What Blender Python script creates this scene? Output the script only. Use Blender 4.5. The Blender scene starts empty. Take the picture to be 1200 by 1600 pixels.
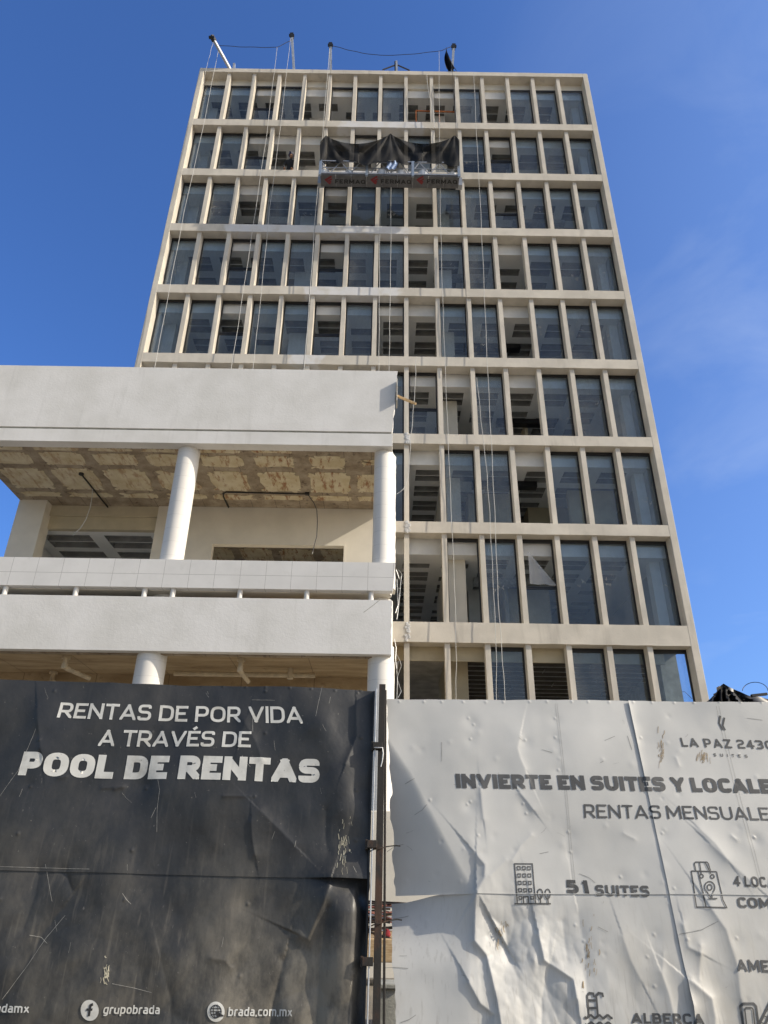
import bpy, math, random
import numpy as np
from mathutils import Vector, Matrix
random.seed(7)
RNG = np.random.RandomState(11)
S = bpy.context.scene
COL = S.collection
rad = math.radians

# ------------------------------------------------------------------ camera
F, PITCH, ROLL = 1109.0, 0.4770, 0.0151        # focal length in photo pixels (1200 x 1600)
EYE = np.array([0.0, 0.0, 1.6])
FW = np.array([0, math.cos(PITCH), math.sin(PITCH)])
UP0 = np.array([0, -math.sin(PITCH), math.cos(PITCH)])
RI0 = np.array([1.0, 0, 0])
RI = math.cos(ROLL) * RI0 + math.sin(ROLL) * UP0
UP = -math.sin(ROLL) * RI0 + math.cos(ROLL) * UP0
cam = bpy.data.cameras.new('camera')
cam_o = bpy.data.objects.new('camera', cam)
COL.objects.link(cam_o)
cam.sensor_fit = 'VERTICAL'
cam.sensor_height = 24.0
cam.lens = 24.0 * F / 1600.0
cam.clip_start, cam.clip_end = 0.05, 3000
M = Matrix.Identity(4)
for i in range(3):
    M[i][0], M[i][1], M[i][2], M[i][3] = RI[i], UP[i], -FW[i], EYE[i]
cam_o.matrix_world = M
S.camera = cam_o

# ------------------------------------------------------------------ sun, sky, exposure
SUN_EL, SUN_AZ = 32.0, 106.0                    # azimuth clockwise from +Y
sd = Vector((math.sin(rad(SUN_AZ)) * math.cos(rad(SUN_EL)), math.cos(rad(SUN_AZ)) * math.cos(rad(SUN_EL)), math.sin(rad(SUN_EL))))
sun = bpy.data.lights.new('sun', 'SUN')
sun.energy, sun.angle, sun.color = 4.4, rad(0.5), (1.0, 0.90, 0.74)
sun_o = bpy.data.objects.new('sun', sun)
COL.objects.link(sun_o)
sun_o.location = (30, -10, 40)
sun_o.rotation_euler = sd.to_track_quat('Z', 'Y').to_euler()

world = bpy.data.worlds.new('World')
S.world = world
world.use_nodes = True
wt = world.node_tree
wn, wl = wt.nodes, wt.links
sky = wn.new('ShaderNodeTexSky')
sky.sky_type = 'NISHITA'
sky.sun_disc = False
sky.sun_elevation, sky.sun_rotation = rad(SUN_EL), rad(SUN_AZ)
sky.air_density, sky.dust_density, sky.ozone_density = 1.0, 2.3, 2.0
tint = wn.new('ShaderNodeMix'); tint.data_type = 'RGBA'; tint.blend_type = 'MULTIPLY'; tint.inputs[0].default_value = 1.0
tint.inputs[7].default_value = (0.55, 0.90, 1.50, 1)
wl.new(sky.outputs[0], tint.inputs[6])
# thin wisps of high cloud
tc = wn.new('ShaderNodeTexCoord')
mp = wn.new('ShaderNodeMapping'); mp.inputs['Scale'].default_value = (2.2, 2.2, 5.0); mp.inputs['Rotation'].default_value = (0.3, 0.5, 0.2)
wl.new(tc.outputs['Generated'], mp.inputs[0])
nz = wn.new('ShaderNodeTexNoise'); nz.inputs['Scale'].default_value = 1.6; nz.inputs['Detail'].default_value = 7; nz.inputs['Roughness'].default_value = 0.55
nz.inputs['Distortion'].default_value = 0.6
wl.new(mp.outputs[0], nz.inputs['Vector'])
cr = wn.new('ShaderNodeMapRange'); cr.inputs[1].default_value = 0.52; cr.inputs[2].default_value = 0.85; cr.inputs[3].default_value = 0.06; cr.inputs[4].default_value = 0.26
wl.new(nz.outputs[0], cr.inputs[0])
sx = wn.new('ShaderNodeSeparateXYZ'); wl.new(tc.outputs['Generated'], sx.inputs[0])
side = wn.new('ShaderNodeMapRange'); side.inputs[1].default_value = 0.08; side.inputs[2].default_value = 0.5
wl.new(sx.outputs[0], side.inputs[0])
deep = wn.new('ShaderNodeMapRange'); deep.inputs[1].default_value = -0.05; deep.inputs[2].default_value = 0.35   # the sky away from the sun is a deeper blue
wl.new(sx.outputs[1], deep.inputs[0]); wl.new(deep.outputs[0], tint.inputs[0])
mm = wn.new('ShaderNodeMath'); mm.operation = 'MULTIPLY'
wl.new(cr.outputs[0], mm.inputs[0]); wl.new(side.outputs[0], mm.inputs[1])
cl = wn.new('ShaderNodeMix'); cl.data_type = 'RGBA'; cl.inputs[7].default_value = (5.5, 6.2, 7.2, 1)
wl.new(mm.outputs[0], cl.inputs[0]); wl.new(tint.outputs[2], cl.inputs[6])
bg = wn['Background']
bg.inputs[1].default_value = 0.15
wl.new(cl.outputs[2], bg.inputs[0])

S.view_settings.view_transform = 'Standard'
S.view_settings.look = 'None'
S.view_settings.exposure = 0.0
S.view_settings.gamma = 1.0
S.cycles.max_bounces = 8
S.cycles.diffuse_bounces = 5
S.cycles.transparent_max_bounces = 12
S.cycles.use_denoising = True

# ------------------------------------------------------------------ geometry helpers
def ray(x, y): return FW + RI * ((x - 600.0) / F) - UP * ((y - 800.0) / F)
def atY(x, y, Y):
    d = ray(x, y); return EYE + d * (Y / d[1])
def atZ(x, y, Z):
    d = ray(x, y); return EYE + d * ((Z - 1.6) / d[2])

def wloc(o):
    v = Vector((0, 0, 0))
    while o is not None:
        v = v + o.location; o = o.parent
    return v

class MB:
    def __init__(s): s.v, s.f, s.m = [], [], []
    def add(s, vs, fs, m=0):
        b = len(s.v)
        s.v += [tuple(float(c) for c in p) for p in vs]
        s.f += [tuple(i + b for i in f) for f in fs]
        s.m += [m] * len(fs)
        return s
    def box(s, x0, x1, y0, y1, z0, z1, m=0):
        return s.add([(x0, y0, z0), (x1, y0, z0), (x1, y1, z0), (x0, y1, z0), (x0, y0, z1), (x1, y0, z1), (x1, y1, z1), (x0, y1, z1)],
              [(0, 3, 2, 1), (4, 5, 6, 7), (0, 1, 5, 4), (1, 2, 6, 5), (2, 3, 7, 6), (3, 0, 4, 7)], m)
    def bar(s, a, b, w, h=None, m=0, up=(0, 0, 1)):
        a, b = Vector(a), Vector(b); h = h or w
        d = (b - a).normalized(); u = Vector(up)
        if abs(d.dot(u)) > .98: u = Vector((0, 1, 0))
        p = d.cross(u).normalized(); q = p.cross(d).normalized()
        vs = [c + p * (sx * w / 2) + q * (sy * h / 2) for c in (a, b) for sx, sy in ((-1, -1), (1, -1), (1, 1), (-1, 1))]
        return s.add(vs, [(0, 1, 2, 3), (7, 6, 5, 4), (0, 4, 5, 1), (1, 5, 6, 2), (2, 6, 7, 3), (3, 7, 4, 0)], m)
    def tube(s, pts, r, n=8, m=0, cap=True):
        pts = [Vector(p) for p in pts]; k = len(pts)
        rs = r if isinstance(r, (list, tuple)) else [r] * k
        ref = None; vs = []
        for i in range(k):
            d = (pts[min(i + 1, k - 1)] - pts[max(i - 1, 0)]).normalized()
            if ref is None:
                ref = d.cross(Vector((0, 0, 1)) if abs(d.z) < .9 else Vector((1, 0, 0))).normalized()
            p = (ref - d * ref.dot(d)).normalized(); ref = p; q = d.cross(p)
            vs += [pts[i] + (p * math.cos(2 * math.pi * j / n) + q * math.sin(2 * math.pi * j / n)) * rs[i] for j in range(n)]
        fs = [(i * n + j, i * n + (j + 1) % n, (i + 1) * n + (j + 1) % n, (i + 1) * n + j) for i in range(k - 1) for j in range(n)]
        if cap: fs += [tuple(range(n - 1, -1, -1)), tuple(range((k - 1) * n, k * n))]
        return s.add(vs, fs, m)
    def lathe(s, c, prof, n=32, m=0):
        vs = [(c[0] + r * math.cos(2 * math.pi * j / n), c[1] + r * math.sin(2 * math.pi * j / n), c[2] + z) for r, z in prof for j in range(n)]
        k = len(prof)
        fs = [(i * n + j, i * n + (j + 1) % n, (i + 1) * n + (j + 1) % n, (i + 1) * n + j) for i in range(k - 1) for j in range(n)]
        fs += [tuple(range(n - 1, -1, -1)), tuple(range((k - 1) * n, k * n))]
        return s.add(vs, fs, m)
    def build(s, name, mats, parent=None, smooth=False, bevel=0, loc=None):
        me = bpy.data.meshes.new(name)
        me.from_pydata(s.v, [], s.f)
        mats = mats if isinstance(mats, (list, tuple)) else [mats]
        for m_ in mats: me.materials.append(m_)
        if len(mats) > 1: me.polygons.foreach_set('material_index', s.m)
        if smooth:
            me.polygons.foreach_set('use_smooth', [True] * len(me.polygons))
            me.set_sharp_from_angle(angle=rad(40))
        me.update()
        o = bpy.data.objects.new(name, me)
        COL.objects.link(o)
        if parent is not None:
            o.parent = parent
            o.location = -wloc(parent)
        if loc is not None: o.location = Vector(loc) + (o.location if parent is not None else Vector((0, 0, 0)))
        if bevel:
            b = o.modifiers.new('bevel', 'BEVEL'); b.width = bevel; b.segments = 2; b.limit_method = 'ANGLE'
        return o

def tag(o, label=None, cat=None, group=None, kind=None):
    if label: o['label'] = label
    if cat: o['category'] = cat
    if group: o['group'] = group
    if kind: o['kind'] = kind
    return o
def thing(name, loc, label, cat, group=None):
    o = bpy.data.objects.new(name, None)
    COL.objects.link(o); o.location = loc; o.empty_display_size = 0.2
    return tag(o, label, cat, group)

# ------------------------------------------------------------------ materials
def lin(r, g, b):
    return tuple(((c / 255) / 12.92 if c / 255 <= .04045 else ((c / 255 + .055) / 1.055) ** 2.4) for c in (r, g, b)) + (1,)
class MT:
    """small node-material builder"""
    def __init__(s, name):
        s.mat = bpy.data.materials.new(name); s.mat.use_nodes = True
        s.n, s.l = s.mat.node_tree.nodes, s.mat.node_tree.links
        s.p = s.n['Principled BSDF']; s.out = s.n['Material Output']
        s.tc = s.n.new('ShaderNodeTexCoord')
    def noise(s, scale, detail=4, rough=.55, vec=None, stretch=None, dist=0):
        t = s.n.new('ShaderNodeTexNoise'); t.inputs['Scale'].default_value = scale; t.inputs['Detail'].default_value = detail
        t.inputs['Roughness'].default_value = rough; t.inputs['Distortion'].default_value = dist
        v = vec or s.tc.outputs['Object']
        if stretch:
            m = s.n.new('ShaderNodeMapping'); m.inputs['Scale'].default_value = stretch; s.l.new(v, m.inputs[0]); v = m.outputs[0]
        s.l.new(v, t.inputs['Vector']); return t.outputs[0]
    def ramp(s, fac, a, b, lo=0., hi=1.):
        r = s.n.new('ShaderNodeMapRange'); r.interpolation_type = 'SMOOTHSTEP'
        for i, x in ((1, a), (2, b), (3, lo), (4, hi)): r.inputs[i].default_value = x
        s.l.new(fac, r.inputs[0]); return r.outputs[0]
    def math(s, op, a, b=None):
        m = s.n.new('ShaderNodeMath'); m.operation = op
        for i, x in enumerate((a, b)):
            if x is None: continue
            if hasattr(x, 'links'): s.l.new(x, m.inputs[i])
            else: m.inputs[i].default_value = x
        return m.outputs[0]
    def mix(s, fac, a, b, mode='MIX'):
        m = s.n.new('ShaderNodeMix'); m.data_type = 'RGBA'; m.blend_type = mode
        for sock, x in ((m.inputs[0], fac), (m.inputs[6], a), (m.inputs[7], b)):
            if hasattr(x, 'links'): s.l.new(x, sock)
            elif isinstance(x, (int, float)): sock.default_value = x
            else: sock.default_value = tuple(x) if len(x) == 4 else tuple(x) + (1,)
        return m.outputs[2]
    def xyz(s):
        g = s.n.new('ShaderNodeSeparateXYZ'); s.l.new(s.tc.outputs['Object'], g.inputs[0]); return g.outputs
    def color(s, c):
        if hasattr(c, 'links'): s.l.new(c, s.p.inputs['Base Color'])
        else: s.p.inputs['Base Color'].default_value = tuple(c) if len(c) == 4 else tuple(c) + (1,)
    def rough(s, r):
        if hasattr(r, 'links'): s.l.new(r, s.p.inputs['Roughness'])
        else: s.p.inputs['Roughness'].default_value = r
    def bump(s, h, strength=.3, dist=.02):
        b = s.n.new('ShaderNodeBump'); b.inputs['Strength'].default_value = strength; b.inputs['Distance'].default_value = dist
        s.l.new(h, b.inputs['Height']); s.l.new(b.outputs[0], s.p.inputs['Normal'])
    def set(s, **k):
        for a, v in k.items(): s.p.inputs[a.replace('_', ' ')].default_value = v
        return s

def basic(name, c, rough=.6, var=.15, scale=6, metal=0, bump=0, bscale=40):
    m = MT(name); c = tuple(c)[:3]
    n = m.noise(scale, 5)
    m.color(m.mix(m.ramp(n, .3, .7), [x * (1 - var) for x in c], [min(1, x * (1 + var)) for x in c]))
    m.rough(rough); m.set(Metallic=metal)
    if bump: m.bump(m.noise(bscale, 4), bump, .01)
    return m.mat

def concrete(name, c, dirt=.35, patch=None, streak=True):
    """painted concrete: mottled, weather streaks, fine grain; patch = (x0, x1) of fresh pale plaster"""
    m = MT(name); c = tuple(c)
    base = m.mix(m.ramp(m.noise(1.3, 6), .3, .72), [x * .88 for x in c], [min(1, x * 1.06) for x in c])
    if streak:
        st = m.ramp(m.noise(2.2, 5, .6, stretch=(1.2, 1.2, .16)), .54, .75)
        base = m.mix(m.math('MULTIPLY', st, dirt), base, [x * .52 for x in c])
    sp = m.ramp(m.noise(9, 6, .7), .60, .74)
    base = m.mix(m.math('MULTIPLY', sp, .28), base, [x * .5 for x in c])
    if patch:
        x = m.xyz()[0]
        w = m.math('ADD', x, m.math('MULTIPLY', m.math('SUBTRACT', m.noise(1.1, 4), .5), 1.4))
        k = m.math('MULTIPLY', m.ramp(w, patch[0] - .1, patch[0] + .1), m.ramp(w, patch[1] + .1, patch[1] - .1))
        k = m.math('MULTIPLY', k, m.ramp(m.noise(2.4, 5), .3, .55, .35, 1))
        base = m.mix(k, base, (.74, .73, .72))
    m.color(base); m.rough(.85); m.set(Specular_IOR_Level=.3)
    m.bump(m.noise(26, 6, .65), .35, .012)
    return m.mat

TOWER_C = (.68, .63, .545)
m_tower = concrete('painted_concrete', TOWER_C, .45)
m_render = MT('white_render')
_b = m_render.mix(m_render.ramp(m_render.noise(.9, 6, .6), .3, .7), (.70, .69, .66), (.80, .79, .77))
_st = m_render.ramp(m_render.noise(4.0, 6, .6, stretch=(1.4, 1.4, .12)), .54, .76)
_b = m_render.mix(m_render.math('MULTIPLY', _st, .24), _b, (.50, .49, .46))
m_render.color(_b); m_render.rough(.85); m_render.set(Specular_IOR_Level=.25); m_render.bump(m_render.noise(14, 7, .7), .35, .012)
m_render = m_render.mat
m_wall = basic('cream_wall', (.74, .69, .59), .85, .06, 1.2, bump=.2)
m_inwall = basic('interior_plaster', (.82, .81, .78), .85, .10, 1.0)
m_wallg = basic('unpainted_plasterboard', (.40, .40, .38), .9, .15, .8)
m_beige = basic('interior_primer', (.55, .48, .34), .85, .12, 1.2)
m_ceil = basic('white_ceiling_board', (.82, .82, .80), .8, .05, 1.0)
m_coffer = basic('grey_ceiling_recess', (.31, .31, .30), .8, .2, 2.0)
m_slab = basic('raw_slab', (.55, .53, .49), .9, .2, 2)
m_grey = basic('grey_bare_concrete', (.33, .33, .29), .9, .25, 3, bump=.5)
m_dark = basic('dark_metal_frame', (.018, .018, .02), .4, .2, 5)
m_black = basic('black_plastic', (.02, .02, .02), .5, .2, 5)
m_galv = basic('galvanised_steel', (.55, .56, .57), .45, .15, 12, metal=.6)
m_alu = basic('aluminium', (.40, .41, .43), .4, .1, 10, metal=.5)
m_pvc = basic('stained_pvc', (.55, .46, .32), .5, .15, 6)
m_rope_w = basic('pale_rope', (.58, .58, .56), .8, .1, 30)
m_rope_d = basic('dark_rope', (.06, .06, .07), .8, .2, 30)
m_wood = MT('raw_timber')
_w = m_wood.noise(3, 5, .6, stretch=(3, 18, 18))
m_wood.color(m_wood.mix(m_wood.ramp(_w, .3, .7), (.42, .27, .13), (.66, .50, .30))); m_wood.rough(.8); m_wood = m_wood.mat
m_rust = MT('rusty_steel')
_r = m_rust.ramp(m_rust.noise(7, 6, .7, stretch=(1, 1, .4)), .50, .66)
m_rust.color(m_rust.mix(_r, (.030, .027, .024), (.085, .045, .028))); m_rust.rough(.65); m_rust.set(Metallic=.25); m_rust.bump(m_rust.noise(60, 5), .4, .004); m_rust = m_rust.mat
m_orange = basic('orange_paint', (.55, .18, .05), .6, .2, 8)
m_red = basic('red_print', (.24, .02, .025), .6, .1, 8)
m_bucket = basic('white_plastic', (.75, .78, .82), .45, .08, 6)

def glass_mat():
    m = MT('window_glass')
    n, l = m.n, m.l
    tr = n.new('ShaderNodeBsdfTransparent'); tr.inputs[0].default_value = (.79, .85, .90, 1)
    gl = n.new('ShaderNodeBsdfGlossy'); gl.inputs['Roughness'].default_value = .01; gl.inputs['Color'].default_value = (.92, .95, 1, 1)
    lw = n.new('ShaderNodeLayerWeight'); lw.inputs['Blend'].default_value = .5
    fr = m.math('ADD', m.math('MULTIPLY', m.math('POWER', lw.outputs['Facing'], 5), .95), .045)
    mx = n.new('ShaderNodeMixShader')
    l.new(fr, mx.inputs[0]); l.new(tr.outputs[0], mx.inputs[1]); l.new(gl.outputs[0], mx.inputs[2])
    # a film of building dust on the outside
    df = n.new('ShaderNodeBsdfDiffuse'); df.inputs[0].default_value = (.5, .5, .48, 1)
    oi = n.new('ShaderNodeObjectInfo'); va = n.new('ShaderNodeVectorMath'); va.operation = 'ADD'
    l.new(m.tc.outputs['Object'], va.inputs[0]); l.new(oi.outputs['Location'], va.inputs[1])
    dk = m.ramp(m.noise(1.4, 6, .68, vec=va.outputs[0], stretch=(1, 1, .4)), .35, .75, .015, .15)
    dk = m.math('MULTIPLY', dk, m.ramp(oi.outputs['Random'], 0, 1, .35, 1.5))
    m2 = n.new('ShaderNodeMixShader')
    l.new(dk, m2.inputs[0]); l.new(mx.outputs[0], m2.inputs[1]); l.new(df.outputs[0], m2.inputs[2])
    l.new(m2.outputs[0], m.out.inputs[0])
    return m.mat
m_glass = glass_mat()
def mesh_fabric(name, dens):
    m = MT(name); n, l = m.n, m.l
    tr = n.new('ShaderNodeBsdfTransparent')
    m.color((.007, .007, .008)); m.rough(.75); m.set(Specular_IOR_Level=.3)
    mx = n.new('ShaderNodeMixShader'); mx.inputs[0].default_value = dens
    l.new(tr.outputs[0], mx.inputs[1]); l.new(m.p.outputs[0], mx.inputs[2]); l.new(mx.outputs[0], m.out.inputs[0])
    return m.mat
m_shade = mesh_fabric('black_shade_mesh', .94)
m_tarp = mesh_fabric('black_tarp', 1.0)

# ------------------------------------------------------------------ ground
def ground():
    m = MT('dusty_ground')
    m.color(m.mix(m.ramp(m.noise(.35, 8), .3, .7), (.17, .145, .11), (.24, .21, .165))); m.rough(.95); m.bump(m.noise(8, 8), .6, .05)
    MB().box(-900, 900, -900, 900, -.5, 0).build('ground', m.mat)['kind'] = 'structure'
    a = MT('road_asphalt')
    a.color(a.mix(a.ramp(a.noise(1.2, 8), .3, .7), (.045, .045, .045), (.075, .073, .07))); a.rough(.9); a.bump(a.noise(60, 5), .5, .01)
    MB().box(-300, 300, -11, -2.6, -.1, .004).build('road', a.mat)['kind'] = 'structure'
    c = MT('pavement_concrete')
    c.color(c.mix(c.ramp(c.noise(1.5, 8), .3, .7), (.22, .20, .165), (.29, .265, .22))); c.rough(.9); c.bump(c.noise(30, 6), .4, .01)
    MB().box(-300, 300, -2.4, 3.4, -.1, .13).build('pavement', c.mat)['kind'] = 'structure'
    MB().box(-300, 300, -2.6, -2.4, -.1, .15).build('kerb', basic('kerb_stone', (.45, .44, .41), .9, .15, 3), bevel=.015)['kind'] = 'structure'
    l = MB()
    for k in range(-20, 20): l.box(k * 6, k * 6 + 3, -6.9, -6.78, .006, .008)
    l.build('road_marking', basic('road_paint', (.7, .62, .2), .8))['kind'] = 'structure'
ground()

# ------------------------------------------------------------------ tower
TY = 19.6
XL, XR, NB = -8.52, 8.78, 15
BW = (XR - XL) / NB
BX = [XL + BW * i for i in range(NB + 1)]
BT = [34.05 - 3.233 * (k + 1) for k in range(9)]          # beam tops below rows 1..9 (index 0 = below row 1)
BT = [30.82, 27.585, 24.35, 21.12, 17.885, 14.655, 11.42, 8.19, 3.9]
BH = [.40, .40, .40, .40, .40, .38, .38, .60, .5]
tower = thing('tower_building', (0, TY + 4, 0), 'tall beige concrete tower with a grid of windows, still under construction, against the sky', 'building')
P = tower
ANX = 0.16                                                 # annex wall hides the tower left of this below row 6
patches = {2: (-6.4, .6), 3: (-3.2, .4), 4: (-3.3, -2.2), 1: (-2.0, 1.2), 0: (-2.2, 1.5)}
def beam(x0, x1, z0, z1, k=None):
    mb = MB()
    # cut front edge into short pieces so the arris is slightly uneven
    n = max(2, int((x1 - x0) / .3)); vs = []
    for i in range(n + 1):
        x = x0 + (x1 - x0) * i / n
        j = lambda a: (random.random() - .5) * a
        e = 0 if i in (0, n) else 1
        vs += [(x, TY + j(.006) * e, z0 + j(.012) * e), (x, TY + j(.006) * e, z1 + j(.008) * e), (x, TY + .44, z1), (x, TY + .44, z0)]
    fs = [(4 * i + a, 4 * i + (a + 1) % 4, 4 * (i + 1) + (a + 1) % 4, 4 * (i + 1) + a) for i in range(n) for a in range(4)]
    fs = [f[::-1] for f in fs] + [(0, 1, 2, 3), (4 * n + 3, 4 * n + 2, 4 * n + 1, 4 * n)]
    fs = [f[::-1] for f in fs]
    mb.add(vs, fs)
    mat = concrete('painted_concrete_patched', TOWER_C, .3, patches[k]) if k in patches else m_tower
    return mb.build('beam', mat, P)
for k in range(9):
    beam(XL if k < 6 else ANX, XR, BT[k] - BH[k], BT[k], k)
rb = beam(XL, XR, 34.22, 34.48, None); rb.name = 'roof_beam'
MB().box(XL - .21, XL, TY - .004, TY + .44, 12.0, 34.482).build('side_frame', m_tower, P, bevel=.012)
MB().box(XR, XR + .22, TY - .004, TY + .44, 0, 34.482).build('side_frame', m_tower, P, bevel=.012)
FWD = .155
for i in range(1, NB):
    z0 = 14.7 if BX[i] < ANX else .05
    n = 24; mb = MB(); vs = []
    w = FWD / 2
    for j in range(n + 1):
        z = z0 + (34.3 - z0) * j / n
        q = lambda: (random.random() - .5) * .008
        vs += [(BX[i] - w + q(), TY + .07 + q(), z), (BX[i] + w + q(), TY + .07 + q(), z), (BX[i] + w, TY + .375, z), (BX[i] - w, TY + .375, z)]
    fs = [(4 * j + a, 4 * j + (a + 1) % 4, 4 * (j + 1) + (a + 1) % 4, 4 * (j + 1) + a) for j in range(n) for a in range(4)]
    mb.add(vs, fs + [(3, 2, 1, 0), (4 * n, 4 * n + 1, 4 * n + 2, 4 * n + 3)])
    mb.build('fin', m_tower, P)
# patches of broken plaster where the annex slabs were cut from the beams
for k in (5, 6, 7):
    mb = MB(); zc0, zc1 = BT[k] - BH[k], BT[k]
    for q in range(26):
        x, z = .66 + random.random() * .13, zc0 + random.random() * (zc1 - zc0)
        r = .02 + random.random() * .04
        mb.tube([(x, TY + .02, z), (x, TY - .006 - random.random() * .014, z)], [r * 1.3, r * .8], 6)
    mb.build('plaster_scar', basic('raw_plaster', (.62, .62, .62), .9, .25, 20, bump=.5), P)

# --- window openings by row: g glass, b frame with transom and no upper glass, o open, f framed opening
ROWS = ['ggbgofggofgoggg',
        'ggbooofogogbggg',
        'ggoggbggogg bggg'.replace(' ', ''),
        'ggbggbggoggoggg',
        'ggbggbgfoggoggg',
        'gggggogg boggoggg'.replace(' ', '')[:8] + 'bogoggg',
        '.......gogg oggg'.replace(' ', ''),
        '.......oofg bggg'.replace(' ', ''),
        '.......ooogoggg']
WY = TY + .375
def window(i, z0, z1, kind):
    w0, w1 = BX[i] + (FWD / 2 if i else 0) + .002, BX[i + 1] - (FWD / 2 if i < NB - 1 else 0) - .002
    W, H = w1 - w0, z1 - z0 - .006
    f = .045
    key = (round(W, 3), round(H, 3), kind)
    if key not in WCACHE:
        mb = MB()
        mb.box(0, f, 0, .055, 0, H).box(W - f, W, 0, .055, 0, H).box(f, W - f, 0, .055, 0, f).box(f, W - f, 0, .055, H - .11, H)
        if kind == 'b':
            mb.box(f, W - f, .004, .05, H * .42, H * .42 + .055).box(f, W - f, -.01, .03, H * .42 + .057, H * .42 + .10)
        pn = MB()
        if kind == 'g': pn.box(f, W - f, .022, .030, f, H - .11)
        if kind == 'b': pn.box(f, W - f, .022, .030, f, H * .42)
        WCACHE[key] = (mb, pn)
    mb, pn = WCACHE[key]
    if kind == 'f':
        o = mb.build('window_frame', m_dark, P, loc=(w0, WY, z0 + .003)); return
    if not isinstance(mb, MB): pass
    o = mb.build('window', m_dark, P, loc=(w0, WY, z0 + .003))
    g = pn.build('pane', m_glass, None); g.parent = o; g.location = (0, 0, 0)
    if kind == 'g' and random.random() < .3:
        mk = MB(); cx, cz = random.uniform(.3, .7) * W, random.uniform(.3, .6) * H
        for q in range(random.randint(3, 6)):
            a = (cx + random.uniform(-.16, .16), .015, cz + random.uniform(-.2, .2)); mk.tube([a, (a[0] + random.uniform(-.04, .04), .015, a[2] + random.uniform(-.10, .10)), (a[0] + random.uniform(-.09, .09), .015, a[2] + random.uniform(-.03, .03))], .006, 5)
        k = mk.build('chalk_mark', m_rope_w, None); k.parent = o; k.location = (0, 0, 0)
    g.rotation_euler = ((random.random() - .5) * .016, 0, (random.random() - .5) * .02)
WCACHE = {}
HEADZ = []
for r in range(9):
    top = (34.22 if r == 0 else BT[r - 1] - BH[r - 1])
    if r == 0: top -= .42
    HEADZ.append(top)
    for i, c in enumerate(ROWS[r]):
        if c in 'gbf': window(i, BT[r], top, c)
MB().box(XL, XR, WY + .02, WY + .14, 33.80, 34.22).build('roof_header', m_wall, P)

# --- interior: slabs, ceilings with recesses, bulkheads, partitions
IY0, IY1 = TY + .44, TY + 8.2
def coffered(x0, x1, y0, y1, z, px, py, wx, ry, ox=0, depth=.22, rib=True, keep=None):
    xs, ys = [x0], [y0]
    X = x0 + .25 + ox
    hx, hy = [], []
    while X + wx < x1 - .1: hx.append((X, X + wx)); X += px
    Y = y0 + .28
    while Y + ry < y1 - .1:
        if rib: hy += [(Y, Y + ry / 2 - .02), (Y + ry / 2 + .02, Y + ry)]
        else: hy.append((Y, Y + ry))
        Y += py
    xs = sorted({x0, x1} | {a for h in hx for a in h}); ys = sorted({y0, y1} | {a for h in hy for a in h})
    mb = MB()
    for a in range(len(xs) - 1):
        for b in range(len(ys) - 1):
            X0, X1, Y0, Y1 = xs[a], xs[a + 1], ys[b], ys[b + 1]
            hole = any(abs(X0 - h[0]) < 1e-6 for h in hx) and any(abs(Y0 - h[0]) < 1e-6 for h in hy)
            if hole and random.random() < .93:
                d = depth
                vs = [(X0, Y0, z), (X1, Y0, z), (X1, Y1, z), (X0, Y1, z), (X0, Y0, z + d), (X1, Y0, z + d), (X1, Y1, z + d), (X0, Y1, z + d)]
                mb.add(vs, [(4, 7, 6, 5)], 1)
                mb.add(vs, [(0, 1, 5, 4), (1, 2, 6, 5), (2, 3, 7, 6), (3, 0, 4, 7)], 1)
            else:
                mb.add([(X0, Y0, z), (X1, Y0, z), (X1, Y1, z), (X0, Y1, z)], [(0, 3, 2, 1)], 0)
    return mb
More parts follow.
